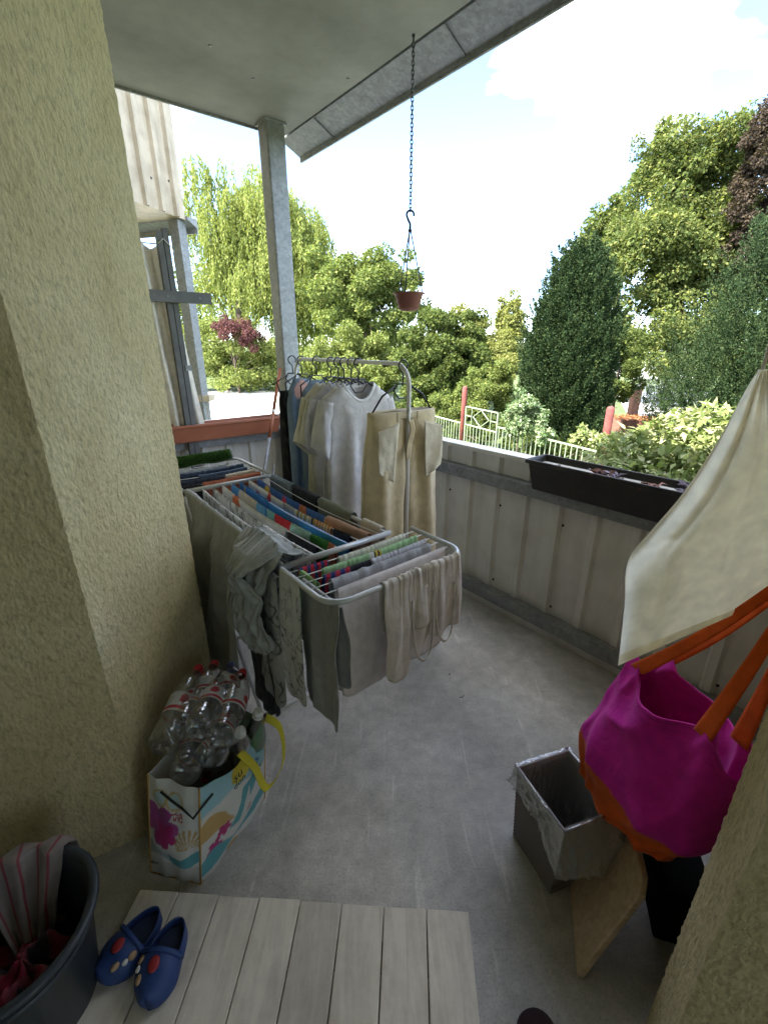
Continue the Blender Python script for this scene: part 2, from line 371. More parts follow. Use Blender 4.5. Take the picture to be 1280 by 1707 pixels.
def wood_mat():
    m, n, p = new_mat('pine_board')
    tc = N_(n, 'ShaderNodeTexCoord'); mp = N_(n, 'ShaderNodeMapping'); mp.inputs['Scale'].default_value = (2.5, 30, 30)
    a = N_(n, 'ShaderNodeTexNoise', Scale=1.6, Detail=5.0, Distortion=1.2); n.links.new(tc.outputs['Object'], mp.inputs['Vector']); n.links.new(mp.outputs['Vector'], a.inputs['Vector'])
    r = N_(n, 'ShaderNodeValToRGB'); r.color_ramp.elements[0].position = .3; r.color_ramp.elements[1].position = .7
    r.color_ramp.elements[0].color = (.47, .33, .20, 1); r.color_ramp.elements[1].color = (.66, .51, .35, 1)
    n.links.new(a.outputs['Fac'], r.inputs['Fac']); n.links.new(r.outputs['Color'], p.inputs['Base Color']); p.inputs['Roughness'].default_value = .55
    return m
M['wood'] = wood_mat()
def film(name, tint, gloss=.35, haze=0.0, rough=.08):
    """thin clear plastic"""
    m, n, p = new_mat(name); n.nodes.remove(p); out = n.nodes['Material Output']
    t = N_(n, 'ShaderNodeBsdfTransparent'); t.inputs['Color'].default_value = (*tint, 1)
    g = N_(n, 'ShaderNodeBsdfGlossy', Roughness=rough); lw = N_(n, 'ShaderNodeLayerWeight', Blend=.35)
    tc = N_(n, 'ShaderNodeTexCoord'); no = N_(n, 'ShaderNodeTexNoise', Scale=45.0, Detail=3.0, Distortion=1.0); n.links.new(tc.outputs['Object'], no.inputs['Vector'])
    bp = N_(n, 'ShaderNodeBump', Strength=.35, Distance=.004); n.links.new(no.outputs['Fac'], bp.inputs['Height'])
    n.links.new(bp.outputs['Normal'], g.inputs['Normal']); n.links.new(bp.outputs['Normal'], lw.inputs['Normal'])
    mr = N_(n, 'ShaderNodeMapRange'); mr.inputs['To Min'].default_value = .06; mr.inputs['To Max'].default_value = gloss + .35
    n.links.new(lw.outputs['Facing'], mr.inputs['Value'])
    ms = N_(n, 'ShaderNodeMixShader'); n.links.new(mr.outputs[0], ms.inputs[0]); n.links.new(t.outputs[0], ms.inputs[1]); n.links.new(g.outputs[0], ms.inputs[2])
    res = ms
    if haze:
        d = N_(n, 'ShaderNodeBsdfDiffuse'); d.inputs['Color'].default_value = (.75, .75, .75, 1)
        res = N_(n, 'ShaderNodeMixShader', Fac=haze); n.links.new(ms.outputs[0], res.inputs[1]); n.links.new(d.outputs[0], res.inputs[2])
    n.links.new(res.outputs[0], out.inputs['Surface'])
    return m
M['pet'] = film('clear_bottle_plastic', (.95, .96, .96), .5, .03)
M['pet_green'] = film('green_bottle_plastic', (.10, .5, .2), .35, .02)
M['liner'] = film('clear_bin_liner', (.9, .9, .92), .7, .26, .12)
def vc_mat(name, rough=.5):
    m, n, p = new_mat(name)
    a = N_(n, 'ShaderNodeAttribute', attribute_name='col'); tc = N_(n, 'ShaderNodeTexCoord'); no = N_(n, 'ShaderNodeTexNoise', Scale=18.0, Detail=4.0, Distortion=.8)
    n.links.new(tc.outputs['Object'], no.inputs['Vector']); n.links.new(a.outputs['Color'], p.inputs['Base Color'])
    bp = N_(n, 'ShaderNodeBump', Strength=.35, Distance=.006); n.links.new(no.outputs['Fac'], bp.inputs['Height']); n.links.new(bp.outputs['Normal'], p.inputs['Normal'])
    p.inputs['Roughness'].default_value = rough
    return m
M['print'] = vc_mat('printed_plastic')
def leaf_mat(name, cols, transl=.35, rough=.55):
    m, n, p = new_mat(name); g = N_(n, 'ShaderNodeNewGeometry')
    r = N_(n, 'ShaderNodeValToRGB')
    while len(r.color_ramp.elements) < len(cols): r.color_ramp.elements.new(.5)
    for i, c in enumerate(cols):
        r.color_ramp.elements[i].position = i / max(1, len(cols) - 1); r.color_ramp.elements[i].color = (*c, 1)
    n.links.new(g.outputs['Random Per Island'], r.inputs['Fac']); n.links.new(r.outputs['Color'], p.inputs['Base Color'])
    p.inputs['Roughness'].default_value = .75; p.inputs['Specular IOR Level'].default_value = .12
    tr = N_(n, 'ShaderNodeBsdfTranslucent')
    mu = N_(n, 'ShaderNodeMix', data_type='RGBA', blend_type='MULTIPLY'); mu.inputs['Factor'].default_value = 1
    mu.inputs['B'].default_value = (1.15, 1.2, .7, 1); n.links.new(r.outputs['Color'], mu.inputs['A']); n.links.new(mu.outputs['Result'], tr.inputs['Color'])
    ms = N_(n, 'ShaderNodeMixShader', Fac=transl); out = n.nodes['Material Output']
    n.links.new(p.outputs[0], ms.inputs[1]); n.links.new(tr.outputs[0], ms.inputs[2]); n.links.new(ms.outputs[0], out.inputs['Surface'])
    return m
LM = {
 'willow': leaf_mat('willow_leaf', [(.13, .16, .045), (.20, .235, .06), (.28, .30, .09)], .36),
 'green': leaf_mat('green_leaf', [(0.065, 0.094, 0.026), (0.118, 0.153, 0.040), (0.212, 0.236, 0.065)]),
 'bush': leaf_mat('bush_leaf', [(.085, .115, .03), (.15, .185, .05), (.23, .25, .075)], .33),
 'dark': leaf_mat('dark_leaf', [(0.035, 0.053, 0.014), (0.071, 0.100, 0.024), (0.130, 0.147, 0.040)], .3),
 'conifer': leaf_mat('conifer_leaf', [(.012, .026, .010), (.022, .042, .015), (.055, .078, .026)], .12),
 'lime': leaf_mat('lime_leaf', [(0.053, 0.077, 0.024), (0.100, 0.130, 0.038), (0.224, 0.230, 0.071)], .42),
 'copper': leaf_mat('copper_leaf', [(.028, .021, .017), (.05, .036, .026), (.085, .065, .04)], .25),
 'hedge': leaf_mat('hedge_leaf', [(.10, .14, .04), (.20, .24, .085), (.40, .40, .23)], .3),
 'poplar': leaf_mat('poplar_leaf', [(0.106, 0.124, 0.035), (0.189, 0.201, 0.059), (0.260, 0.260, 0.083)]),
 'ivy': leaf_mat('ivy_leaf', [(0.059, 0.106, 0.035), (0.142, 0.201, 0.094), (0.378, 0.425, 0.260)], .25),
}

# ================================================================== the setting
GZ = -1.1                                           # garden level
def flat(name, poly, z, mat, kind='structure'):
    o = mesh_obj(name, [(p[0], p[1], z) for p in poly], [tuple(range(len(poly)))], mat)
    return tag(o, kind=kind)
flat('ground', [(-400, -400), (400, -400), (400, 400), (-400, 400)], GZ, M['grass'])
pv = [at(250, 692, 17), at(470, 692, 17), at(520, 655, 26), at(180, 655, 26)]
flat('yard_paving', [(-7.6, 12.5), (-3.2, 12.5), (-4.2, 27), (-17, 27)], GZ + .01, M['paving'])
flat('bounce_strip', [AB(-6, 2.1).xy, AB(-6, 4.6).xy, AB(9, 4.6).xy, AB(9, 2.1).xy], GZ + .012, M['paving'])  # unseen pale strip, added to bounce sunlight up under the roof
flat('driveway', [(9.2, 17.0), (15.5, 15.5), (21, 25), (13.5, 27)], GZ + .01, M['paving'])
# balcony floor slab
fb = MB(); fb.prism([AB(-2.2, -3.2).xy, AB(-2.2, 2.02).xy, AB(3.46, 2.02).xy, AB(3.46, -3.2).xy], -.18, 0)
tag(fb.build('balcony_floor', M['floor']), kind='structure')

# ---------------------------------------------------------------- house walls (rough cast, the surface itself is uneven)
C_ = Vector((-.745, .964, 0)); BE = Vector((-.713, 1.506, 0))
def rough_face(mb, p0, p1, z0, z1, step, amp, seed, inward=False):
    """one vertical face as an uneven grid; outward normal lies to the right of p0 -> p1"""
    d = (p1 - p0); L = d.length; d.normalize(); nrm = Vector((d.y, -d.x, 0))
    nu = max(2, int(L / step)); nv = max(2, int((z1 - z0) / step)); vs = []
    for j in range(nv + 1):
        z = z0 + (z1 - z0) * j / nv
        for i in range(nu + 1):
            q = p0 + d * (L * i / nu)
            k = noise.noise(Vector((q.x * 90 + seed, q.y * 90, z * 62))) * .6 + noise.noise(Vector((q.x * 38, q.y * 38 + seed, z * 26))) * .6
            e = nrm * (amp * k)
            edge = min(i, nu - i)
            if edge == 0:        # arris: nibbled, shared by both faces
                e = Vector((noise.noise(Vector((q.x * 3, q.y * 3, z * 75))), noise.noise(Vector((q.x * 3 + 9, q.y * 3, z * 75))), 0)) * (amp * .9)
            vs.append(q + e + Z * z)
    fs = [(j * (nu + 1) + i, j * (nu + 1) + i + 1, (j + 1) * (nu + 1) + i + 1, (j + 1) * (nu + 1) + i) for j in range(nv) for i in range(nu)]
    mb.add(vs, fs)
AE = C_ + Vector((-.88, -.475, 0)) * 1.25
wl = MB()
rough_face(wl, C_, BE, 0, 2.8, .009, .0032, 3)      # lit flank: outward to +x
rough_face(wl, AE, C_, 0, 2.8, .010, .0032, 9)
far = BE + U * 9
core = [BE + Vector((-.012, -.02, 0)), C_ + Vector((-.014, .012, 0)), AE + Vector((0, .015, 0)), AE + Vector((-.5, -2.2, 0)), far - N * 3.5, far]
wl.prism([p.xy for p in reversed(core)], 0, 2.8)
tag(wl.build('stucco_wall', M['stucco'], smooth=True), 'rough pale yellow stucco wall filling the left side, behind the bag of bottles', 'wall')
P0 = Vector((.595, .543, 0)); P1 = Vector((.500, .405, 0))
wr = MB(); RD = Vector((.93, -.37, 0)).normalized()
rough_face(wr, P0, P1, 0, 2.8, .006, .0030, 21)
rough_face(wr, P1, P1 + RD * .5, 0, 2.8, .006, .0030, 27)
cr_ = [P1 + Vector((.012, .004, 0)), P0 + Vector((.004, -.012, 0)), P0 + N * 1.62 + Vector((.02, -.02, 0)), P0 + N * 1.62 + Vector((1.5, -1.2, 0)), P1 + RD * 1.6 + Vector((.9, -1.6, 0)), P1 + RD * .5 + Vector((.005, .01, 0))]
wr.prism([p.xy for p in reversed(cr_)], 0, 2.8)
tag(wr.build('stucco_wall', M['stucco'], smooth=True), 'rough yellow stucco wall corner in the bottom right, close to the camera', 'wall')
# room behind the camera
rw = MB()
rw.prism([(-2.9, -1.9), (3.6, -2.9), (3.6, -3.1), (-2.9, -2.1)], 0, 2.8)
tag(rw.build('room_wall', M['house_white']), 'white inner room wall behind the camera', 'wall')
# ---------------------------------------------------------------- roof slab over the balcony
CZ = 2.80
roof = empty('balcony_roof', AB(1, 1, CZ), 'grey concrete balcony ceiling with sheet metal gutter edge', 'roof')
rb = MB(); rb.prism([AB(-3.5, -4.2).xy, AB(-3.5, 1.86).xy, AB(3.38, 1.86).xy, AB(3.38, -4.2).xy], CZ, CZ + .16)
rb.build('slab', M['ceiling'], roof)
ub = MB(); ub.prism([AB(-4, -4.4).xy, AB(-4, .38).xy, AB(10.4, .38).xy, AB(10.4, -4.4).xy], CZ + .163, 4.6)  # unseen block, its height set to keep sun off the balcony
tag(ub.build('upper_storey', M['stucco']), 'unseen upper storey of the yellow house above the balcony', 'building')
# gutter: soffit strip sloping down, lip, outer face; an end plate
gm = MB(); a0, a1 = -3.5, 3.50
prof = [(1.875, CZ - .002), (1.885, CZ + .012), (2.035, CZ - .060), (2.035, CZ - .082), (2.050, CZ - .082), (2.052, CZ + .16), (1.88, CZ + .16)]
vs = [AB(a, b, z) for a in (a0, a1) for (b, z) in prof]; k = len(prof)
gm.add(vs, [(i, (i + 1) % k, k + (i + 1) % k, k + i) for i in range(k)] + [tuple(range(k)), tuple(reversed(range(k, 2 * k)))])
gm.build('gutter', M['galv_dark'], roof)
gl = MB(); gl.tube([AB(a0, 2.045, CZ - .086), AB(a1, 2.045, CZ - .086)], .007, 8); gl.build('gutter_lip', M['galv'], roof, True)
sm = MB()
for a in (0.62, 1.9, 3.05):        # sheet joints
    sm.box(AB(a, 1.958, CZ - .026), U, (N * .9 + Z * -.43).normalized(), (N * .43 + Z * .9).normalized(), .006, .083, .004)
sm.build('sheet_joint', M['galv'], roof)
ed = MB(); ed.box(AB(3.386, .98, CZ + .07), U, N, Z, .006, .85, .085); ed.build('edge_trim', M['galv_dark'], roof)
for (px, py) in ((350, 75), (422, 130), (580, 130)):
    q = fl(px, py, CZ); mb = MB(); mb.lathe(q - Z * .004, [(0, 0), (.008, 0), (.010, .006)], 10); mb.build('bolt_head', M['galv'], roof)
# ---------------------------------------------------------------- corner post
pc = AB(3.27, 1.700)
post = empty('support_post', pc, 'grey galvanised square steel post holding the balcony roof corner', 'post')
pm = MB(); pm.box(pc + Z * (CZ / 2), U, N, Z, .065, .065, CZ / 2 - .001); pm.build('shaft', M['galv'], post, bevel=.010)
pp = MB(); pp.box(pc + Z * .006, U, N, Z, .10, .10, .006); pp.build('base_plate', M['galv_dark'], post)
pk = MB(); pk.box(pc + Z * (CZ - .008), U, N, Z, .075, .075, .006); pk.build('head_plate', M['galv_dark'], post)
pb = MB(); pb.tube([pc + U * .07 + Z * (CZ - .03), pc + U * .10 + Z * (CZ - .03)], .014, 8); pb.build('bolt_head', M['galv_dark'], post)

# ---------------------------------------------------------------- parapets of ribbed sheet metal
def ribbed(name, org, along, inn, L, z0, z1, pitch, rib, depth, mat, parent, off=0):
    """trapezoidal sheet, real ribs standing proud to the 'inn' side"""
    xs = [0.0]; ys = [0.0]; x = off
    while x < L - pitch * .5:
        for dx, dy in ((0, 0), (.012, depth), (.012 + rib, depth), (.024 + rib, 0)):
            xs.append(x + dx); ys.append(dy)
        x += pitch
    xs.append(L); ys.append(0)
    th = .0012; vs = []; n = len(xs)
    for s in (0, 1):
        for z in (z0, z1):
            for x, y in zip(xs, ys): vs.append(org + along * x + inn * (y - s * th) + Z * z)
    f = []
    for i in range(n - 1):
        f += [(i, i + 1, n + i + 1, n + i), (2 * n + i + 1, 2 * n + i, 3 * n + i, 3 * n + i + 1), (n + i, n + i + 1, 3 * n + i + 1, 3 * n + i), (i + 1, i, 2 * n + i, 2 * n + i + 1)]
    return mesh_obj(name, vs, f, mat, parent)
PB = 1.955; CAP = .905
par = empty('balcony_parapet', AB(1, PB, 0), 'grey white ribbed metal parapet along the garden side, under the dark planter', 'parapet')
par_sheet = ribbed('sheet', AB(-2.0, PB), U, -N, 5.425, .001, CAP - .01, .187, .030, .022, M['sheet'], par, .035)
t = MB(); t.box(AB(.71, PB - .002, CAP + .004), U, N, Z, 2.72, .042, .012); t.build('top_cap', M['sheet'], par, bevel=.003)
t = MB(); t.box(AB(.67, PB - .045, .800), U, N, Z, 2.66, .030, .004); t.box(AB(.67, PB - .073, .772), U, N, Z, 2.66, .0035, .030); t.build('rail', M['galv'], par)
t = MB(); t.box(AB(.67, PB - .047, .118), U, N, Z, 2.66, .030, .004); t.box(AB(.67, PB - .075, .090), U, N, Z, 2.66, .0035, .030); t.build('bottom_rail', M['galv_dark'], par)
t = MB(); t.box(AB(.67, PB - .035, .03), U, N, Z, 2.66, .012, .03); t.build('skirting', M['sheet'], par)
for i in range(9):
    a = -.2 + i * .374
    for z in (.62, .16):
        q = AB(a + .1, PB - .0005, z); mb = MB(); mb.lathe(q, [(.0, .004), (.006, .003), (.007, 0)], 8, ax=-N); mb.build('screw', M['black'], par_sheet)
pe = empty('end_parapet', AB(3.42, 1, 0), 'grey ribbed metal end parapet behind the drying rack, below the orange planter', 'parapet')
ribbed('sheet', AB(3.425, .40), N, -U, 1.55, .001, CAP - .01, .187, .03, .022, M['sheet'], pe, .04)
t = MB(); t.box(AB(3.423, 1.155, CAP + .004), N, U, Z, .752, .03, .012); t.build('top_cap', M['sheet'], pe, bevel=.003)
t = MB(); t.box(AB(3.382, 1.13, .800), N, U, Z, .72, .030, .004); t.box(AB(3.354, 1.13, .772), N, U, Z, .72, .0035, .030); t.build('rail', M['galv'], pe)
t = MB(); t.box(AB(3.382, 1.13, .118), N, U, Z, .72, .030, .004); t.box(AB(3.354, 1.13, .09), N, U, Z, .72, .0035, .03); t.build('bottom_rail', M['galv_dark'], pe)

# ---------------------------------------------------------------- planters on the rails
def planter(name, c, along, out, L, wd, h, mat, label, soil=True):
    """open trough with rolled rim, tapering down"""
    e = empty(name, c, label, 'planter')
    vs = []; f = []
    def ringv(l, w_, z): return [c + along * (sx * l) + out * (sy * w_) + Z * z for sx, sy in ((-1, -1), (1, -1), (1, 1), (-1, 1))]
    rings = [ringv(L / 2 - .03, wd / 2 - .025, 0), ringv(L / 2 - .006, wd / 2 - .006, h - .02), ringv(L / 2 + .006, wd / 2 + .006, h - .02), ringv(L / 2 + .006, wd / 2 + .006, h), ringv(L / 2 - .004, wd / 2 - .004, h), ringv(L / 2 - .012, wd / 2 - .012, h - .03), ringv(L / 2 - .034, wd / 2 - .03, .006)]
    for r in rings: vs += r
    f.append((3, 2, 1, 0)); n = len(rings)
    for i in range(n - 1):
        for k in range(4): f.append((i * 4 + k, i * 4 + (k + 1) % 4, i * 4 + 4 + (k + 1) % 4, i * 4 + 4 + k))
    f.append(tuple((n - 1) * 4 + k for k in range(4)))
    o = mesh_obj('trough', vs, f, mat, e)
    m = o.modifiers.new('bevel', 'BEVEL'); m.width = .004; m.segments = 2; m.limit_method = 'ANGLE'
    nx, ny = 60, 8; sv = []; l, w_ = L / 2 - .016, wd / 2 - .014
    for j in range(ny + 1):
        for i in range(nx + 1):
            x = -l + 2 * l * i / nx; y = -w_ + 2 * w_ * j / ny
            sv.append(c + along * x + out * y + Z * (h - .035 + .014 * fbm((x * 14, y * 14, 3))))
    sf = [(j * (nx + 1) + i, j * (nx + 1) + i + 1, (j + 1) * (nx + 1) + i + 1, (j + 1) * (nx + 1) + i) for j in range(ny) for i in range(nx)]
    mesh_obj('soil', sv, sf, M['soil'], e, True)
    return e
# dark planter: its front rim from pixel (880,774) to beyond (1113,819)
pd0 = on_b(878, 770, 1.80); pz = pd0.z
a_l = pd0.dot(U); PL = 1.0
dark_pl = planter('window_box', AB(a_l - PL / 2, 1.875, .806), U, N, PL, .155, .146, M['planter_black'], 'long black plastic planter with withered plants on the garden parapet')
orange_c = AB(3.315, 1.03, .806)
planter('window_box', orange_c, N, U, 1.15, .13, .122, M['terracotta'], 'long terracotta orange planter on the far end parapet')
for j, (da, db) in enumerate(((-.30, .0), (-.36, .02), (-.52, -.03), (-.33, -.02), (-.62, .03), (-.66, -.02))):
    base = AB(a_l + da, 1.875 + db, .80 + .125); mb = MB()
    for q in range(16):
        th = random.uniform(0, 6.28); d = Vector((math.cos(th), math.sin(th), random.uniform(.0, .7))); l = random.uniform(.025, .055)
        p0 = base + Vector((random.uniform(-.03, .03), random.uniform(-.02, .02), random.uniform(-.01, .01))); sd_ = d.cross(Z).normalized() * l * .25
        p1 = p0 + d * l * .5 + Z * .008; p2 = p0 + d * l - Z * .008
        mb.add([p0, p1 - sd_, p2, p1 + sd_], [(0, 1, 2, 3)])
    names = ['withered purple leaves on the left of the dark planter', 'withered leaves beside the purple tuft in the dark planter', 'dry brown leaf tuft in the middle of the dark planter', 'small withered sprig behind the purple tuft in the dark planter', 'withered purple sprig at the covered end of the dark planter', 'dry sprig next to the white cloth bag in the dark planter']
    tag(mb.build('withered_plant', M['purple_leaf'] if j in (0, 1, 4, 5) else M['dry_leaf']), names[j], 'plant', 'withered plants in the dark planter')

# ================================================================== garden
def leaf_mesh(name, P, D, Nn, L, Wd, mat, parent=None, fold=False):
    """many leaves as small diamonds: P base, D direction, Nn face normal, L length, Wd width (arrays)"""
    n = len(P); D = D / (np.linalg.norm(D, axis=1, keepdims=True) + 1e-9)
    sd = np.cross(D, Nn); sd /= (np.linalg.norm(sd, axis=1, keepdims=True) + 1e-9)
    nn = np.cross(sd, D); L = np.asarray(L).reshape(-1, 1) * np.ones((n, 1)); Wd = np.asarray(Wd).reshape(-1, 1) * np.ones((n, 1))
    if not fold:
        v = np.stack([P, P + D * L * .5 - sd * Wd * .5, P + D * L, P + D * L * .5 + sd * Wd * .5], axis=1).reshape(-1, 3)
        nf, per = n, 4
        loops = np.arange(n * 4, dtype=np.int32); starts = np.arange(0, n * 4, 4, dtype=np.int32)
    else:   # two halves folded on the midrib, tip drooping
        mid = P + D * L * .45 - nn * Wd * .18; tip = P + D * L - nn * L * .22
        l1 = P + D * L * .32 - sd * Wd * .5; r1 = P + D * L * .32 + sd * Wd * .5
        v = np.stack([P, l1, mid, r1, tip], axis=1).reshape(-1, 3)
        base = (np.arange(n, dtype=np.int32) * 5)[:, None]
        pat = np.array([0, 1, 2, 1, 4, 2, 0, 2, 3, 3, 2, 4], dtype=np.int32)
        loops = (base + pat).ravel(); starts = np.arange(0, len(loops), 3, dtype=np.int32)
    me = bpy.data.meshes.new(name); me.vertices.add(len(v)); me.vertices.foreach_set('co', v.astype(np.float32).ravel())
    me.loops.add(len(loops)); me.loops.foreach_set('vertex_index', loops)
    me.polygons.add(len(starts)); me.polygons.foreach_set('loop_start', starts)
    me.update(calc_edges=True); me.validate(); me.materials.append(mat)
    return link(bpy.data.objects.new(name, me), parent)
def rand_dirs(n):
    d = RNG.normal(size=(n, 3)); return d / np.linalg.norm(d, axis=1, keepdims=True)
def clump_points(cs, n, shell=.55):
    """points in ellipsoids (centre, radii), denser near the skin; also the outward directions"""
    vol = np.array([c[1][0] * c[1][1] + c[1][1] * c[1][2] for c in cs]); k = RNG.choice(len(cs), size=n, p=vol / vol.sum())
    d = rand_dirs(n); r = shell + (1 - shell) * RNG.random(n) ** .6
    ce = np.array([c[0] for c in cs])[k]; ra = np.array([c[1] for c in cs])[k]
    return ce + d * r[:, None] * ra, d
def trunk_mesh(root, base, top, r0, limbs, parent):
    mb = MB(); n = 8; pts = [base.lerp(top, i / n) + Vector((fbm((i * .7, base.x, 1)), fbm((i * .7, base.y, 5)), 0)) * (r0 * .8) for i in range(n + 1)]
    mb.tube(pts, [r0 * (1.25 if i == 0 else 1) * (1 - .8 * i / n) + .01 for i in range(n + 1)], 9)
    for (f, e) in limbs:
        s = pts[min(n, max(1, int(f * n)))]; e = Vector(e); m = s.lerp(e, .5) + Z * (e - s).length * .10
        q = [s, s.lerp(m, .5) + Z * .05, m, m.lerp(e, .5), e]; rr = r0 * .42 * (1 - f * .5)
        mb.tube(q, [rr, rr * .8, rr * .6, rr * .4, rr * .15 + .004], 6)
    return mb.build('trunk', M['trunk'], parent, True)
def px_ell(px, py, D, rx, rz, ry=None):
    """ellipsoid seen at pixel centre with pixel radii, D metres ahead"""
    c = at(px, py, D); s = zc_of(py, D) / F_PX; return (np.array(c), np.array([rx * s, (ry or rx) * s, rz * s]))
def subclumps(ells, n, frac=.34):
    """break big ellipsoids into many smaller clumps lying on their skin, for an uneven outline"""
    out = []
    vol = np.array([e[1][0] * e[1][2] for e in ells]); k = RNG.choice(len(ells), size=n, p=vol / vol.sum())
    for i in k:
        c, r = ells[i]; d = rand_dirs(1)[0]; f = RNG.uniform(.45, .98)
        s = frac * RNG.uniform(.6, 1.3); m = min(r[0], r[2]); out.append((c + d * r * f, np.array([m, m, m * .8]) * s))
    return out
def broadleaf(name, label, ells, n, leaf, mat, D, base_px, trunk_r=.18, cat='tree', frac=.34, nclump=60, group='trees and shrubs beyond the balcony', up=.5, lw=.6, seed_limbs=7):
    b = at(base_px, 640, D); b.z = GZ
    e = empty(name, b, label, cat, group)
    cs = subclumps(ells, int(nclump * 1.7), frac)
    n = int(n * 2.7); leaf *= .62
    P, d = clump_points(cs, n, .4)
    Dr = rand_dirs(n) * .8 + d * .6 + np.array([0, 0, -.35]); Nn = rand_dirs(n) * .7 + np.array([0, 0, up]) + d * .5
    L = leaf * RNG.choice([.6, .8, 1.0, 1.45], n) * RNG.uniform(.8, 1.2, n)
    leaf_mesh('crown', P, Dr, Nn, L, L * lw, mat, e)
    top = Vector(max((c for c, r in ells), key=lambda c: c[2])); limbs = []
    for i in range(seed_limbs):
        c, r = cs[int(RNG.integers(len(cs)))]; limbs.append((float(RNG.uniform(.25, .8)), Vector(c)))
    trunk_mesh(name, b, Vector((b.x * .5 + top.x * .5, b.y * .5 + top.y * .5, lerp(b.z, top.z, .72))), trunk_r, limbs, e)
    return e
# ------------------------------------------------ willow: long hanging strands
WD = 30.0
wb = at(392, 640, WD); wb.z = GZ
wil = empty('willow_tree', wb, 'tall weeping willow with hanging yellow green strands, left behind the post', 'tree', 'trees and shrubs beyond the balcony')
we = [px_ell(350, 350, WD, 55, 80), px_ell(400, 330, WD, 50, 65), px_ell(470, 370, WD, 75, 85), px_ell(520, 420, WD, 55, 75), px_ell(425, 430, WD, 80, 80), px_ell(335, 430, WD, 40, 70), px_ell(500, 480, WD + 1, 75, 60), px_ell(560, 470, WD + 1, 50, 50)]
ns = 3000
Ps, ds = clump_points(subclumps(we, 120, .34), ns, .7)
lenS = RNG.uniform(.9, 2.6, ns); per = 36
tt = np.linspace(0, 1, per)[None, :] ** .9
sway = RNG.normal(size=(ns, 1, 2)) * .12
out = (Ps - np.array([wb.x, wb.y, 0])); out[:, 2] = 0
PX = Ps[:, None, 0] + ds[:, 0:1] * .25 * np.sqrt(tt) + sway[:, :, 0] * tt + RNG.normal(size=(ns, per)) * .05
PY = Ps[:, None, 1] + ds[:, 1:2] * .25 * np.sqrt(tt) + sway[:, :, 1] * tt + RNG.normal(size=(ns, per)) * .05
PZ = Ps[:, None, 2] + .12 * np.sin(tt * 3.14) - lenS[:, None] * tt
PW = np.stack([PX, PY, PZ], axis=2).reshape(-1, 3); nW = len(PW)
Dw = np.tile([0, 0, -1.0], (nW, 1)) + RNG.normal(size=(nW, 3)) * .38
LW = RNG.uniform(.13, .26, nW)
leaf_mesh('crown', PW, Dw, rand_dirs(nW) + np.array([0, 0, .3]), LW, LW * .36, LM['willow'], wil)
trunk_mesh('w', wb, Vector(at(408, 330, WD)), .42, [(.35, at(350, 380, WD)), (.4, at(470, 400, WD)), (.5, at(350, 330, WD)), (.5, at(500, 380, WD)), (.55, at(430, 320, WD)), (.3, at(330, 450, WD)), (.35, at(520, 460, WD))], wil)
# ------------------------------------------------ broadleaved trees and shrubs, left to right
G = 'trees and shrubs beyond the balcony'
broadleaf('hedge_shrub', 'bright green clipped hedge behind the pale yard, below the willow', [px_ell(340, 585, 27, 60, 62), px_ell(410, 600, 27, 60, 55), px_ell(460, 610, 27, 55, 50), px_ell(310, 620, 27, 50, 40), px_ell(380, 625, 26.5, 80, 32)], 16000, .20, LM['bush'], 27, 380, .08, 'shrub', .3, 70)
broadleaf('purple_shrub', 'small purple leaved shrub between hedge and willow', [px_ell(400, 552, 25.4, 32, 24), px_ell(378, 545, 25.4, 20, 16), px_ell(424, 566, 25.4, 22, 18)], 3600, .16, leaf_mat('plum_leaf', [(.05, .02, .025), (.11, .045, .05), (.17, .085, .07)]), 25.4, 398, .06, 'shrub', .34, 36)
broadleaf('leafy_tree', 'broad green tree right of the grey post, behind the hanging pot', [px_ell(610, 475, 26, 70, 60), px_ell(655, 470, 26, 52, 55), px_ell(560, 500, 26, 60, 55), px_ell(545, 470, 27, 50, 60), px_ell(600, 540, 25, 80, 50), px_ell(640, 530, 26, 80, 50), px_ell(690, 520, 26, 30, 40), px_ell(630, 440, 26, 30, 26), px_ell(580, 450, 26, 42, 45)], 26000, .22, LM['green'], 26, 620, .2, nclump=90, frac=.32)
broadleaf('round_bush', 'big rounded yellow green bush behind the clothes on hangers', [px_ell(585, 605, 21, 82, 62), px_ell(530, 620, 21, 50, 45), px_ell(640, 620, 21, 45, 48), px_ell(580, 650, 20.5, 95, 40)], 22000, .15, LM['bush'], 21, 585, .1, 'bush', .22, 120)
broadleaf('dark_tree', 'dark green tree right of the hanging pot', [px_ell(720, 560, 19, 52, 45), px_ell(690, 600, 18, 40, 45), px_ell(770, 555, 20, 40, 48), px_ell(745, 620, 18, 60, 55), px_ell(790, 600, 19, 40, 55), px_ell(700, 660, 17, 50, 45)], 26000, .16, LM['dark'], 19, 735, .16, nclump=90, frac=.3)
broadleaf('olive_tree', 'olive brown tree top between dark tree and poplar', [px_ell(765, 535, 24, 30, 30), px_ell(800, 560, 24, 35, 40), px_ell(830, 570, 24, 30, 45), px_ell(820, 620, 23, 45, 50)], 12000, .17, LM['poplar'], 24, 805, .12, nclump=60, frac=.3)
broadleaf('garden_shrub', 'mid green shrub behind the diamond pattern gate', [px_ell(800, 660, 13.5, 42, 50), px_ell(835, 650, 13.5, 32, 50), px_ell(760, 680, 13.5, 40, 40), px_ell(720, 690, 13.5, 30, 34)], 14000, .09, LM['green'], 13.5, 800, .05, 'shrub', .3, 60)
broadleaf('far_bush', 'grey green bush between the two dark conifers', [px_ell(1030, 610, 15, 40, 62), px_ell(1052, 625, 15.5, 26, 55), px_ell(1000, 650, 15, 30, 50), px_ell(1040, 570, 16, 40, 40)], 12000, .11, LM['dark'], 15, 1030, .05, 'bush', .3, 45)
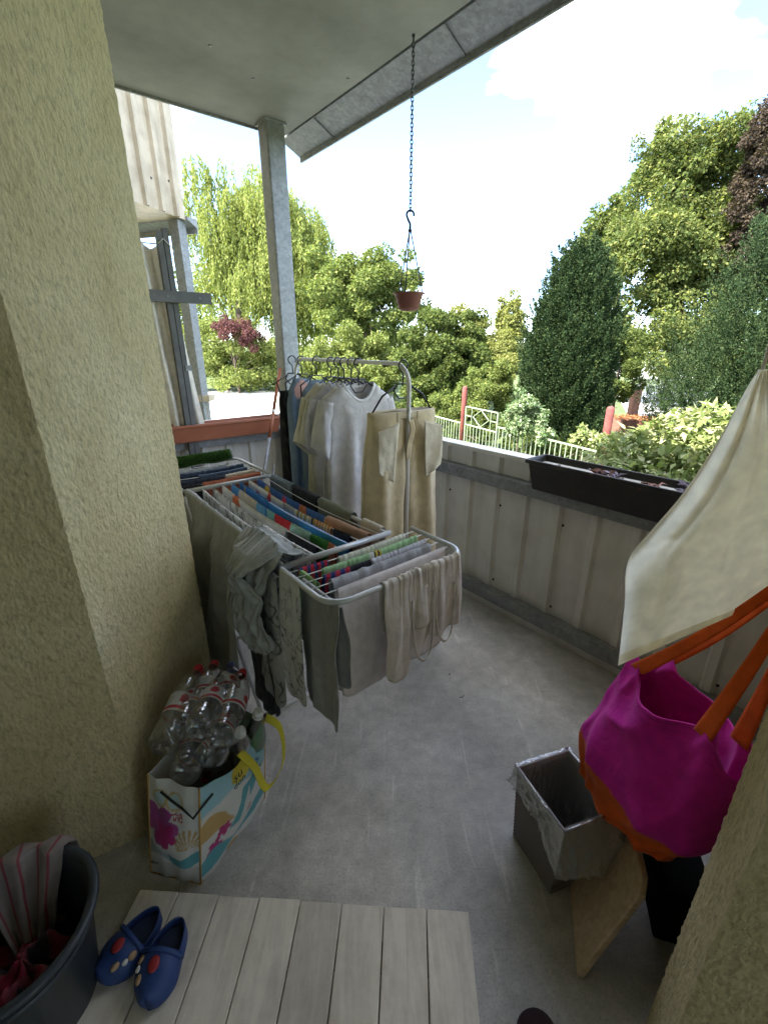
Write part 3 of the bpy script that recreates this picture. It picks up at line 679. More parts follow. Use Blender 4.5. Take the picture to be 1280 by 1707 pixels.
broadleaf('fence_shrub', 'low dark shrub behind the gate, left of the variegated climber', [px_ell(800, 715, 11.6, 34, 26), px_ell(840, 720, 11.0, 30, 24), px_ell(770, 725, 12.2, 26, 22)], 5000, .085, LM['dark'], 11.5, 805, .03, 'shrub', .34, 40)
broadleaf('fence_shrub', 'low dark shrub behind the bar fence left of the red post', [px_ell(735, 712, 13.2, 36, 26), px_ell(700, 718, 13.4, 34, 24)], 5000, .09, LM['dark'], 13.3, 720, .03, 'shrub', .34, 40)
broadleaf('fence_shrub', 'low shrub at the foot of the free standing conifer behind the fence', [px_ell(900, 745, 9.8, 40, 24), px_ell(960, 750, 9.2, 44, 26), px_ell(1000, 745, 9.0, 30, 24)], 6000, .08, LM['dark'], 9.5, 940, .03, 'shrub', .34, 40)
for (px, D, py, h, wdt, lab) in ((857, 42, 478, 95, 17, 'slim pale poplar tree, the taller of the two beside the dark conifer'), (838, 44, 490, 90, 12, 'slim poplar tree, the shorter one left of its twin')):
    ee = [px_ell(px, py + h * f, D, wdt * wv, h * .26) for f, wv in ((.22, .55), (.45, .9), (.7, 1.0), (.95, 1.05), (1.3, 1.1))]
    broadleaf('poplar_tree', lab, ee, 6000, .30, LM['poplar'], D, px, .2, nclump=70, frac=.5, group=G, seed_limbs=3)
broadleaf('tall_tree', 'tall sunlit broadleaf tree at the upper right behind the conifers', [px_ell(1130, 300, 23, 75, 100), px_ell(1190, 250, 23, 60, 70), px_ell(1100, 250, 23, 42, 40), px_ell(1080, 420, 22, 75, 80), px_ell(1160, 430, 22, 80, 90), px_ell(1030, 430, 23, 45, 50), px_ell(1060, 540, 21, 70, 60), px_ell(1150, 530, 21, 70, 70), px_ell(1090, 595, 20, 60, 36), px_ell(1160, 590, 20, 60, 60), px_ell(1210, 350, 23, 60, 90), px_ell(1240, 450, 22, 60, 90)], 66000, .20, LM['lime'], 22, 1110, .32, nclump=260, frac=.34, seed_limbs=14)
broadleaf('side_tree', 'smaller pale tree leaning left of the tall sunlit tree', [px_ell(1015, 390, 26, 38, 50), px_ell(985, 420, 26, 30, 50), px_ell(1040, 360, 26, 30, 36)], 7000, .24, LM['lime'], 26, 1010, .16, nclump=50, frac=.36)
broadleaf('copper_tree', 'dark reddish brown leaved tree at the right edge', [px_ell(1275, 300, 20, 50, 110), px_ell(1300, 230, 20, 60, 60), px_ell(1240, 420, 20, 36, 60), px_ell(1330, 380, 20, 70, 130), px_ell(1225, 480, 20, 26, 50)], 34000, .165, LM['copper'], 20, 1310, .3, nclump=130, frac=.27)
# ------------------------------------------------ conifers: upright plumes
def conifer(label, px, D, top_py, half, n, plume, bulge=.42, mat='conifer', zb=GZ, cone=False):
    b = at(px, 640, D); b.z = zb; top = at(px, top_py, D).z; Hh = top - zb; R = half * zc_of(600, D) / F_PX
    e = empty('conifer_tree', b, label, 'tree', G)
    def pf(f):
        f = np.asarray(f, dtype=float)
        if cone: return (1 - f) ** .92 * (.90 + .10 * np.sin(np.minimum(1, f / .12) * math.pi / 2))
        return np.where(f < bulge, .82 + .18 * np.sin(f / bulge * math.pi / 2), np.cos(np.clip((f - bulge) / (1 - bulge), 0, 1) * math.pi / 2) ** .72)
    k = plume; f = RNG.random(k) ** (1.25 if cone else .9)
    toward = math.atan2(-b.y, -b.x)                      # denser where it is seen from, thinner at the back
    ang = np.where(RNG.random(k) < .8, toward + RNG.uniform(-1.9, 1.9, k), RNG.uniform(0, 2 * math.pi, k))
    rr = R * pf(f) * RNG.uniform(.72, 1.16, k)
    c = np.stack([b.x + rr * np.cos(ang), b.y + rr * np.sin(ang), zb + Hh * f * .96], axis=1)
    lp = RNG.uniform(.35, .95, k) * (.55 + .45 * R / 1.2)
    od = np.stack([np.cos(ang), np.sin(ang), np.zeros(k)], axis=1)
    per = n // k; t_ = RNG.random((k, per)) ** .8
    ax = np.array([0, 0, 1.0]) + od * .38 + RNG.normal(size=(k, 3)) * .12; ax /= np.linalg.norm(ax, axis=1, keepdims=True)
    spread = (lp * .26)[:, None] * (1.05 - t_)
    off = RNG.normal(size=(k, per, 3)) * .5
    Pt = c[:, None, :] + ax[:, None, :] * (t_ * lp[:, None])[:, :, None] + off * spread[:, :, None]
    Dd = ax[:, None, :] * .8 + off * .9
    Pt = Pt.reshape(-1, 3); Dd = Dd.reshape(-1, 3); m = len(Pt); Lc = RNG.uniform(.030, .065, m) * (D / 11) ** .5
    leaf_mesh('crown', Pt, Dd, rand_dirs(m) + np.repeat(od, per, axis=0) * .5, Lc, Lc * .5, LM[mat], e)
    trunk_mesh('c', b, Vector((b.x, b.y, zb + Hh * .9)), .12, [], e)
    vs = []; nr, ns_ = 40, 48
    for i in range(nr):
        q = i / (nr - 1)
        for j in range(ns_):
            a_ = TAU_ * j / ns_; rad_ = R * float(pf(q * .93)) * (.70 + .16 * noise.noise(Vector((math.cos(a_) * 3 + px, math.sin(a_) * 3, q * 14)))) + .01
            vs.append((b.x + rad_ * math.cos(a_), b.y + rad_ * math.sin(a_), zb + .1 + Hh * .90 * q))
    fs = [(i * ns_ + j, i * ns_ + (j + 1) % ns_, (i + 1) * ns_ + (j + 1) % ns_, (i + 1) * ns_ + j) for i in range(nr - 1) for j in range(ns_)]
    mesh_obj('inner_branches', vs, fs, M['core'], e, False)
    return e
TAU_ = 2 * math.pi
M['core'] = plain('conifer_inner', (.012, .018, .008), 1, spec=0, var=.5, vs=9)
conifer('dense dark green conifer standing free in the middle of the garden', 942, 11.6, 432, 60, 160000, 760, .35)
conifer('huge dark conifer cut off by the right edge, above the white cloth bag', 1345, 10.5, 120, 205, 270000, 1500, cone=True)
# ------------------------------------------------ variegated climber and hedge below the parapet
broadleaf('climber_plant', 'pale variegated climbing plant on the fence beside the conifer', [px_ell(872, 672, 9.0, 26, 22), px_ell(885, 700, 8.9, 24, 24), px_ell(855, 705, 9.2, 16, 20), px_ell(905, 725, 8.5, 20, 14)], 2600, .085, LM['ivy'], 9.0, 872, .01, 'plant', .42, 30, up=.8)
hc = []
for (px, py, D, rr_) in ((1010, 775, 3.55, 34), (1050, 755, 3.6, 44), (1095, 745, 3.6, 50), (1140, 730, 3.7, 52), (1185, 720, 3.8, 52), (1120, 790, 3.3, 46), (1060, 800, 3.3, 36), (1180, 770, 3.4, 56), (1235, 740, 3.6, 60), (1240, 810, 3.2, 60), (1150, 840, 3.1, 50), (1090, 830, 3.1, 44), (1290, 760, 3.6, 60), (1050, 860, 3.1, 44), (1000, 830, 3.3, 36)):
    hc.append(px_ell(px, py, D, rr_, rr_ * .9))
hb = at(1130, 640, 3.4); hb.z = GZ
hd = empty('leafy_shrub', hb, 'bright yellow green leafy shrub just outside the parapet, behind the dark planter', 'shrub', G)
P, d = clump_points(hc, 6200, .6); keep = (P @ np.array(N)) > 2.12; P = P[keep]; d = d[keep]; m = len(P)
Dh = d * .7 + rand_dirs(m) * .7 + np.array([0, 0, -.25]); Lh = RNG.uniform(.055, .10, m)
leaf_mesh('crown', P, Dh, rand_dirs(m) * .45 + np.array([0, 0, 1.0]), Lh, Lh * .52, LM['hedge'], hd, fold=True)
mb = MB()
for i in range(16):
    c, r = hc[i % len(hc)]; s = hb + Vector((random.uniform(-.4, .4), random.uniform(-.3, .3), 0)); e_ = Vector(c)
    if e_.dot(N) < 2.2: continue
    mb.tube([s, s.lerp(e_, .5) + Z * .1, e_], [.012, .009, .004], 5)
mb.build('stems', M['trunk'], hd)
sp = []
for (px, py, D) in ((985, 720, 6.6), (1000, 735, 6.4), (970, 728, 6.6)):
    sp.append(px_ell(px, py, D, 18, 10))
broadleaf('wild_sprig', 'leafy branch hanging over the fence left of the yellow green shrub', sp, 500, .08, LM['hedge'], 6.6, 990, .015, 'plant', .6, 12, up=.9, seed_limbs=4)

# ------------------------------------------------ garden fence with gate
FP = Vector((1.93, 11.0, GZ)); FQ = Vector((3.64, 7.3, GZ)); FD = (FQ - FP).normalized(); FN = Vector((FD.y, -FD.x, 0))
def fence_post(p, label):
    mb = MB(); h = .52 - GZ; mb.lathe(p, [(.0, 0), (.062, 0), (.062, h - .05), (.052, h - .015), (.025, h), (0, h)], 14)
    tag(mb.build('fence_post', M['red_post'], smooth=True), label, 'post', 'red fence posts')
fence_post(FP, 'red painted fence post on the left of the diamond pattern gate')
fence_post(FQ, 'red painted fence post beside the yellow green shrub')
def bars(name, t0, t1, ztop, sp_, label, cat):
    e = empty(name, FP + FD * t0, label, cat); L = t1 - t0
    for z in (ztop, GZ + .14):
        q = MB(); q.box(FP + FD * (t0 + L / 2) + Z * (z - GZ), FD, FN, Z, L / 2, .014, .014); q.build('rail', M['fence_paint'], e)
    k = int(L / sp_); src = None
    for i in range(k + 1):
        p = FP + FD * (t0 + .03 + i * (L - .06) / k)
        q = MB(); q.tube([p + Z * .06, p + Z * (ztop - GZ - .015)], .011, 6); q.build('bar', M['fence_paint'], e)
    return e
bars('garden_fence', 1.35, 3.95, -.24, .125, 'pale green metal bar fence between gate and shrub', 'fence')
bars('garden_fence', -2.6, -.1, -.36, .125, 'pale green metal bar fence left of the red post', 'fence')
ge = empty('garden_gate', FP + FD * .1, 'pale green metal garden gate with a diamond pattern on top', 'gate')
t0, t1, zt, zm = .10, 1.30, .06, -.36
for tt0 in (t0, t1):
    q = MB(); q.box(FP + FD * tt0 + Z * ((zt + GZ + .08) / 2 - GZ), FD, FN, Z, .015, .015, (zt - GZ - .08) / 2); q.build('upright', M['fence_paint'], ge)
for z in (zt, zm, (zt + zm) / 2, GZ + .12):
    q = MB()
    if abs(z - (zt + zm) / 2) < .01:
        q.box(FP + FD * .22 + Z * (z - GZ), FD, FN, Z, .11, .01, .010); q.build('cross_bar', M['fence_paint'], ge); q = MB(); q.box(FP + FD * 1.18 + Z * (z - GZ), FD, FN, Z, .11, .01, .010)
    else: q.box(FP + FD * .7 + Z * (z - GZ), FD, FN, Z, .585, .012, .013)
    q.build('cross_bar', M['fence_paint'], ge)
for i in range(9):
    p = FP + FD * (.2 + i * .125); q = MB(); q.tube([p + Z * .12, p + Z * (zm - GZ - .013)], .010, 6); q.build('bar', M['fence_paint'], ge)
q = MB(); zz = (zt + zm) / 2; cpt = FP + FD * .7 + Z * (zz - GZ)
dm = [cpt + FD * .30, cpt + Z * .19, cpt - FD * .30, cpt - Z * .19]
for i in range(4): q.tube([dm[i], dm[(i + 1) % 4]], .010, 6)
for s in (-1, 1): q.tube([cpt + FD * s * .36 + Z * (zt - zz - .012), cpt + FD * s * .36 - Z * (zz - zm - .012)], .010, 6)
q.build('diamond', M['fence_paint'], ge)
# ------------------------------------------------ far gate, wall with leaf litter and house by the drive
sg = empty('sliding_gate', at(1095, 665, 21), 'grey barred driveway gate glimpsed between the trees', 'gate')
g0 = at(1062, 663, 21); g1 = at(1160, 663, 20.4)
for f, r_ in ((0, .03), (1, .03)):
    q = MB(); z0 = g0.z if f == 0 else g0.z + .0; q.tube([Vector((g0.x, g0.y, 0)) + Z * (g0.z + f * .82), Vector((g1.x, g1.y, 0)) + Z * (g0.z + f * .82)], r_, 6); q.build('rail', M['gate_grey'], sg)
for i in range(24):
    p = g0.lerp(g1, (i + .5) / 24); p.z = g0.z; q = MB(); q.tube([p + Z * .03, p + Z * .79], .022, 5); q.build('bar', M['gate_grey'], sg)
for p in (g0, g1):
    q = MB(); q.box(Vector((p.x, p.y, (GZ + g0.z + .9) / 2)), (1, 0, 0), (0, 1, 0), Z, .05, .05, (g0.z + .9 - GZ) / 2); q.build('upright', M['gate_grey'], sg)
lw_ = empty('garden_wall', at(1080, 700, 14), 'low brown wall topped with fallen leaves, in front of the driveway', 'wall')
wc = at(1085, 697, 14); q = MB(); q.box(Vector((wc.x, wc.y, (GZ + wc.z) / 2)), (1, 0, 0), (0, 1, 0), Z, 1.1, .45, (wc.z - GZ) / 2); q.build('masonry', M['brick'], lw_)
P = np.stack([wc.x + RNG.uniform(-1.12, 1.12, 900), wc.y + RNG.uniform(-.46, .46, 900), np.full(900, wc.z + .012) + RNG.uniform(0, .03, 900)], axis=1)
o = leaf_mesh('fallen_leaves', P, rand_dirs(900) * np.array([1, 1, .2]), rand_dirs(900) * .3 + np.array([0, 0, 1.0]), .09, .06, LM['copper'], lw_); o.data.materials[0] = leaf_mat('rust_leaf', [(.16, .06, .025), (.28, .12, .05), (.36, .19, .08)], .2); tag(o, kind='stuff')
bp_ = MB(); pc_ = at(1058, 668, 17); bp_.box(Vector((pc_.x, pc_.y, (GZ + pc_.z + .5) / 2)), (1, 0, 0), (0, 1, 0), Z, .14, .14, (pc_.z + .5 - GZ) / 2)
tag(bp_.build('gate_pillar', M['brick']), 'narrow brick gate pillar left of the driveway gate', 'pillar')
fh = empty('distant_house', (24, 38, GZ), 'white house far behind the driveway gate', 'house')
q = MB(); q.box((22.6, 40, GZ + 1.5), (1, 0, 0), (0, 1, 0), Z, 2.6, 3.0, 1.5); q.build('wall', M['house_white'], fh)
q = MB(); q.box((22.6, 40, GZ + 3.1), (1, 0, 0), (0, 1, 0), Z, 2.9, 3.3, .095); q.build('roof', M['gate_grey'], fh)
for x in (21.4, 23.8):
    q = MB(); q.box((x, 36.97, GZ + 1.7), (1, 0, 0), (0, 1, 0), Z, .6, .03, .6); q.build('window', M['gate_grey'], fh)
# background screen of far trees so the garden is closed off beyond the named ones
for i, (px, D, rx, rz, py, lab) in enumerate(((560, 46, 120, 70, 600, 'distant tree behind the rounded bush'), (720, 48, 90, 60, 610, 'distant tree behind the dark tree'), (910, 46, 100, 60, 610, 'distant tree behind the free standing conifer'), (1230, 44, 120, 110, 560, 'distant tree behind the huge conifer'), (300, 44, 90, 110, 560, 'distant tree behind the curtain and hedge'), (60, 40, 160, 140, 520, 'distant tree hidden behind the left stucco wall'), (1480, 36, 160, 160, 500, 'distant tree beyond the right edge'))):
    broadleaf('distant_tree', lab, [px_ell(px, py, D, rx, rz), px_ell(px - rx * .4, py + rz * .4, D, rx * .6, rz * .7), px_ell(px + rx * .4, py + rz * .4, D, rx * .6, rz * .7)], 6000, .42, LM['green'], D, px, .25, nclump=60, frac=.32)

# ------------------------------------------------ neighbour's balcony on the left
nb = empty('neighbour_balcony', at(310, 640, 5.4), "neighbour's beige ribbed metal balcony above its steel post, upper left", 'balcony')
nc = at(309, 366, 5.4); nz = nc.z; nd = Vector((-math.sin(math.radians(17)), -math.cos(math.radians(17)), 0)); nn_ = Vector((-nd.y, nd.x, 0))  # nd runs towards us, left
if nn_.x < 0: nn_ = -nn_
base = Vector((nc.x, nc.y, 0))
nb_sheet = ribbed('sheet', base + nd * 2.4, -nd, nn_, 2.4, nz, nz + 1.25, .20, .035, .034, M['sheet_beige'], nb, .04)
q = MB(); q.box(base + nd * 1.2 - nn_ * .95 + Z * (nz + .06), nd, nn_, Z, 1.18, .93, .05); q.build('slab', M['sheet_beige'], nb)
q = MB(); q.box(base + nd * 1.2 + nn_ * .024 + Z * (nz + 1.26), nd, nn_, Z, 1.2, .05, .015); q.build('top_cap', M['sheet_beige'], nb)
q = MB()
gp = [(0.0, 0.0), (.13, -.05), (.13, -.10), (.145, -.10), (.145, .03), (0, .03)]
vs = [base - nd * x + Z * (nz + z) + nn_ * s for s in (-1.0, .03) for (x, z) in gp]; k = len(gp)
q.add(vs, [(i, (i + 1) % k, k + (i + 1) % k, k + i) for i in range(k)] + [tuple(range(k)), tuple(reversed(range(k, 2 * k)))]); q.build('gutter', M['galv_dark'], nb)
npst = at(313, 500, 5.42); q = MB(); q.box(Vector((npst.x, npst.y, (GZ + nz) / 2)), nd, nn_, Z, .06, .06, (nz - GZ) / 2 - .004); q.build('post', M['galv'], nb, bevel=.008)
ncap = at(338, 662, 5.5); q = MB(); q.box(Vector((ncap.x - .42, ncap.y - .05, ncap.z)), (1, 0, 0), (0, 1, 0), Z, .55, .10, .035); q.build('parapet_cap', M['sheet_beige'], nb)
ribbed('parapet_sheet', Vector((ncap.x - .95, ncap.y - .10, 0)), Vector((1, 0, 0)), Vector((0, -1, 0)), 1.03, GZ + 1.0, ncap.z - .036, .2, .035, .02, M['sheet_beige'], nb, .05)
for (px, py) in ((194, 141), (231, 154), (265, 166), (252, 296), (281, 301)):
    r = ray(px, py); tq = (base - O).dot(nn_) / r.dot(nn_); s = O + r * tq; mb = MB(); mb.lathe(s, [(0, .004), (.010, .003), (.012, 0)], 8, ax=nn_); mb.build('screw', M['black'], nb_sheet)

CLOTHS = (M['cloth'], M['cloth_thin'])
# ================================================================== cloth builders
TAU = 2 * math.pi
def grid_obj(name, fn, nu, nv, col, mat, parent=None, thick=.0018, closed=False, subd=False):
    """surface fn(u,v) -> point, with printed colour col(u,v)"""
    vs = []; cs = []; m = nu if closed else nu + 1
    for j in range(nv + 1):
        for i in range(m):
            u, v = i / nu, j / nv
            vs.append(fn(u, v)); cc = col(u, v) if callable(col) else col
            lift = min(1.5, .76 / max(cc)) if mat in CLOTHS else 1.0
            cs.append(tuple(k_ * max(1.0, lift) for k_ in cc))
    fs = []
    for j in range(nv):
        for i in range(nu):
            k = (i + 1) % m if closed else i + 1
            fs.append((j * m + i, j * m + k, (j + 1) * m + k, (j + 1) * m + i))
    o = mesh_obj(name, vs, fs, mat, parent, True, cs)
    if thick:
        md = o.modifiers.new('thickness', 'SOLIDIFY'); md.thickness = thick; md.offset = 0
    return o
def drape(name, label, cat, wire, side, Lf, Lb, col, s0=0, s1=1, nu=44, nv=40, amp=.010, folds=5, rid=.0022, ridn=26, seed=0, r=.006, hem=.05, group=None, thick=.0018, pinch=0.0, flare=0.0, mat='cloth', skew=0.0, spread=0.0):
    """a piece of cloth thrown over a wire or tube: front drop Lf on the 'side' side, back drop Lb behind"""
    rid *= .45; amp *= .7
    rnd = random.Random(seed); ph = [rnd.uniform(0, TAU) for _ in range(6)]; tot = Lf + Lb; arc = math.pi * r / 2
    W0, W1 = wire(s0), wire(s1); alw = (W1 - W0); alw.z = 0; alw.normalize(); wl_ = (W1 - W0).length
    def fn(u, v):
        s = s0 + (s1 - s0) * u; B = wire(s)
        hm = hem * (math.sin(u * 4.1 + ph[0]) * .6 + .4 * noise.noise(Vector((u * 3 + seed, 1.3, 0))))
        rc = 1 - .10 * abs(2 * u - 1) ** 8; lf = (Lf * (1 + hm) + skew * (u - .5)) * rc; lb = Lb * (1 + hm * .6) * rc
        d = -lb + (lf + lb) * v; ad = abs(d); sg = 1 if d >= 0 else -1
        rp = rid * math.sin(TAU * ridn * u + ph[1] + 4.5 * noise.noise(Vector((u * 7, seed, 0)))) * (.5 + noise.noise(Vector((u * 4, 3, seed)))) + rid * .7 * noise.noise(Vector((u * 40, seed * 1.7, 0)))
        if ad < arc:
            th = d / r; off = (r + rp) * math.sin(th); z = (r + rp) * math.cos(th); hang = 0
        else:
            hang = ad - arc; g = smooth01(hang / .16)
            f = .5 + .5 * math.sin(TAU * folds * u + ph[2] + .9 * math.sin(hang * 4 + ph[3]) + 2.2 * noise.noise(Vector((u * 3.0, hang * 2.0, seed))))
            f2 = (1 - abs(noise.noise(Vector((u * wl_ * 17 + 1.2 * hang + seed, hang * 2.6, seed * 3.1))))) ** 3 + .6 * (1 - abs(noise.noise(Vector((u * wl_ * 9 - 3 * hang, hang * 9, seed + .5))))) ** 4
            lo = noise.noise(Vector((u * 4 + seed, hang * 7, 4.0))) * .5
            off = sg * (r + rp * max(0, 1 - hang / .1) + amp * g * (1.5 * f + .6 * f2 + lo) + spread * g * hang); z = -hang
        lat = -(u - .5) * wl_ * pinch * smooth01(hang / .2) * .5 + (u - .5) * flare * hang + .008 * noise.noise(Vector((u * 5, hang * 8 + seed, 9)))
        return B + side * off + Z * z + alw * lat
    return tag(grid_obj(name, fn, nu, nv, col, M[mat], None, thick), label, cat, group)
def floral(base, ink, sc=9.0, seed=0, dens=.07, vs=1.4):
    """scattered line drawing of blossoms: thin dark loops on a pale ground"""
    def f(u, v):
        p = Vector((u * sc, v * sc * vs, seed)); a = abs(noise.noise(p)); b = abs(noise.noise(p * 2.3 + Vector((7, 3, 1)))); c = noise.noise(p * .6 + Vector((1, 9, 4)))
        k = 0
        if c > -.15 and a < dens: k = 1
        if c > .05 and b < dens * .9: k = 1
        return mixc(base, ink, .85 * k)
    return f
def blobs(base, lst):
    """flat print: list of (u, v, ru, rv, colour)"""
    def f(u, v):
        c = base(u, v) if callable(base) else base
        for (a, b, ru, rv, k) in lst:
            if ((u - a) / ru) ** 2 + ((v - b) / rv) ** 2 < 1: c = k
        return c
    return f
def bands(lst):
    """colour changes along the wire: list of (u_end, colour)"""
    def f(u, v):
        for ue, c in lst:
            if u <= ue + .012 * math.sin(v * 17): return c
        return lst[-1][1]
    return f

# ================================================================== drying rack with laundry
RZ = .80
RB0, RB1 = .540, .955                      # long tubes
RA0, RA1, RAN, RAF = 1.160, 2.140, .870, 2.630
rack = empty('drying_rack', AB(1.6, .75, 0), 'grey metal folding drying rack with both wings open, loaded with laundry', 'drying rack')
def round_u(a_in, a_out, b0, b1, z_in, z_out, rad=.07, n=7):
    """U-shaped tube of a wing, open towards the middle frame"""
    sg = 1 if a_out > a_in else -1; pts = [AB(a_in, b0, z_in)]
    for k in range(n + 1):
        t = math.pi / 2 * k / n; pts.append(AB(a_out - sg * rad + sg * rad * math.sin(t), b0 + rad - rad * math.cos(t), z_out))
    for k in range(n + 1):
        t = math.pi / 2 * k / n; pts.append(AB(a_out - sg * rad + sg * rad * math.cos(t), b1 - rad + rad * math.sin(t), z_out))
    pts.append(AB(a_in, b1, z_in)); return pts
q = MB(); q.tube(round_u(RA0 - .02, RAN, RB0 - .015, RB1 + .100, RZ + .004, RZ + .004), .0088, 10); q.build('near_wing', M['rack_metal'], rack, True)
q = MB(); q.tube(round_u(RA1 + .02, RAF, RB0 - .015, RB1 + .02, RZ + .004, RZ + .004), .0088, 10); q.build('far_wing', M['rack_metal'], rack, True)
for b in (RB0, RB1):
    q = MB(); q.tube([AB(RA0, b, RZ), AB(RA1, b, RZ)], .0088, 10); q.build('side_tube', M['rack_metal'], rack, True)
for a in (RA0, RA1):
    q = MB(); q.tube([AB(a, RB0 - .012, RZ + .002), AB(a, RB1 + .012, RZ + .002)], .0105, 10); q.build('cross_tube', M['rack_metal'], rack, True)
NW = 9
def mid_wire(i):
    b = RB0 + (RB1 - RB0) * (i + .5) / NW
    def w_(s):
        a = RA1 + (RA0 - RA1) * s; return AB(a, b, RZ + .002 - .020 * math.sin(math.pi * s))
    return w_
def cross_wire(a, b0=RB0, b1=RB1 + .075, sag=.006):
    def w_(s): return AB(a, b0 + (b1 - b0) * s, RZ + .004 - sag * math.sin(math.pi * s))
    return w_
NA = [1.112, 1.070, 1.028, .986, .940]
FA = [2.22, 2.29, 2.36, 2.43, 2.50, 2.57]
for i in range(NW):
    wf = mid_wire(i); q = MB(); q.tube([wf(k / 12) for k in range(13)], .0017, 6); q.build('wire', M['white_metal'], rack, True)
for a in NA + FA:
    wf = cross_wire(a, RB0 - .012, RB1 + (.085 if a < 2 else .012)); q = MB(); q.tube([wf(k / 8) for k in range(9)], .0017, 6); q.build('wire', M['white_metal'], rack, True)
for (af, at_) in ((1.42, RA1 - .06), (2.02, RA0 + .06)):
    for b in (RB0 - .028, RB1 + .028):
        q = MB(); q.tube([AB(af, b, .012), AB(at_, b, RZ - .006)], .008, 8); q.build('leg', M['rack_metal'], rack, True)
    q = MB(); q.tube([AB(af, RB0 - .028, .012), AB(af, RB1 + .028, .012)], .008, 8); q.build('foot_bar', M['white_metal'], rack, True)
    for b in (RB0 - .02, RB1 + .02):
        q = MB(); q.tube([AB(af, b - .02, .012), AB(af, b + .02, .012)], .0115, 8); q.build('foot_cap', M['black_plastic'], rack, True)
GL = 'laundry on the drying rack'
grey_ = (.20, .205, .19); pale = (.50, .50, .48); dark = (.018, .018, .022); blue = (.025, .10, .30); navy = (.02, .035, .10); ink = (.10, .10, .10)
# left tube: big grey sheet hanging outside, and a bundled grey shirt at its near end
lt = lambda s: AB(RA1 + (RA0 - RA1) * s, RB0 - .002, RZ + .008)
drape('bed_sheet', 'long dark grey sheet hanging over the left side of the drying rack', 'sheet', lt, -N, .70, .30, (.27, .275, .25), .02, .70, 100, 70, .036, 3.0, .008, 6, 31, .011, .03, GL, spread=.10, flare=.12)
# bundled shirt: crumpled swags, ridged creases
def ridged(x, y, z): return (1 - abs(noise.noise(Vector((x, y, z))))) ** 3
def swag(name, label, cat, s0, s1, Lf, col, seed, depth=.05, group=GL, off=0.0):
    def fn(u, v):
        B = lt(lerp(s0, s1, u)); d = (v - .20) * (Lf / .80); c = math.sin(math.pi * u)
        wr = noise.noise(Vector((u * 1.8, d * 4, seed))); up = .5 + .5 * noise.noise(Vector((u * 3 + seed, d * 6, 1)))
        cre = .030 * ridged(u * 3.2 + wr * .8 + 2.2 * d, d * 5 - 3 * abs(u - .45), seed) + .014 * ridged(u * 8 + 5 * d, d * 8 + wr, seed + 4) + .006 * noise.noise(Vector((u * 16, d * 34, seed)))
        if d < 0:
            t = -d; return B + N * (t * .9) + Z * (.012 + .05 * math.exp(-(t / .03) ** 2) * c * (.3 + up) + cre * .7 - t * .25) + U * (.02 * wr)
        g = smooth01(d / .05); sag = d / Lf
        bul = (depth * math.sin(math.pi * min(1, sag * .9)) ** .8) * (.45 + .55 * c) + .05 * math.exp(-(d / .05) ** 2) * .4
        zz = -d * (.72 + .28 * c ** .6) + .035 * math.exp(-(d / .03) ** 2) * c * up
        return B - N * (off + .012 + bul + cre * g) + Z * zz - U * ((u - .5) * -.16 * math.sin(math.pi * min(1, sag)) * .6 + .02 * wr)
    return tag(grid_obj(name, fn, 90, 90, col, M['cloth'], None, .002), label, cat, group)
swag('bundled_shirt', 'bunched grey shirt drooping in deep folds at the near corner of the drying rack', 'shirt', .70, 1.0, .37, (.235, .24, .22), 5, .075)
swag('bundled_sleeve', 'crumpled grey sleeve lying on top of the bunched grey shirt', 'shirt', .76, .97, .15, (.26, .265, .245), 23, .045, off=.035)
# between rails, from the left tube to the right tube
fl1 = floral((.58, .58, .56), ink, 22, 3, .13, 1.3); fl2 = floral((.60, .60, .58), ink, 20, 8, .12, 1.3)
drape('patterned_trousers', 'dark grey patterned cloth next to the big grey sheet', 'laundry', mid_wire(0), -N, .42, .40, floral((.24, .24, .25), (.10, .10, .11), 14, 12, .12, .8), .03, .66, 60, 30, .006, 5, .004, 16, 41, group=GL)
drape('floral_shirt', 'white shirt with grey floral print, far half of second wire from the left', 'laundry', mid_wire(1), -N, .40, .38, fl1, .03, .60, 80, 34, .005, 5, .004, 17, 42, group=GL)
drape('floral_shirt', 'white floral print cloth at the near end of second wire from the left', 'laundry', mid_wire(1), -N, .36, .36, fl2, .62, .97, 60, 30, .005, 4, .0035, 12, 43, group=GL)
drape('floral_shirt', 'white shirt with grey floral print, far half of third wire from the left', 'laundry', mid_wire(2), -N, .38, .38, fl2, .03, .58, 80, 34, .005, 5, .004, 18, 44, group=GL)
drape('floral_shirt', 'white floral print cloth at the near end of third wire from the left', 'laundry', mid_wire(2), -N, .34, .36, fl1, .59, .98, 60, 30, .005, 4, .0035, 13, 45, group=GL)
orange = (.50, .13, .05)
drape('child_shirt', 'white shirt with an orange red print, beside the floral shirts', 'laundry', mid_wire(3), -N, .36, .36, blobs((.54, .54, .52), [(.26, .62, .08, .14, orange), (.30, .70, .05, .10, (.45, .04, .03))]), .03, .70, 70, 34, .004, 5, .003, 22, 46, group=GL)
drape('black_shirt', 'black shirt at the near end of the fourth wire', 'laundry', mid_wire(3), -N, .30, .32, dark, .72, .93, 34, 28, .005, 3, .002, 8, 47, group=GL)
drape('child_shirt', 'light blue and tan patched shirt on the fifth wire', 'laundry', mid_wire(4), -N, .34, .34, blobs((.05, .20, .42), [(.55, .6, .34, .22, (.40, .36, .30)), (.86, .6, .12, .2, (.10, .27, .45))]), .03, .42, 60, 34, .004, 4, .003, 12, 48, group=GL)
drape('child_shirt', 'teal, red and mint striped shirt in the middle of the fifth wire', 'laundry', mid_wire(4), -N, .34, .34, bands([(.20, (.16, .36, .34)), (.58, (.45, .02, .03)), (1, (.30, .48, .42))]), .43, .80, 60, 34, .004, 4, .0035, 14, 49, group=GL)
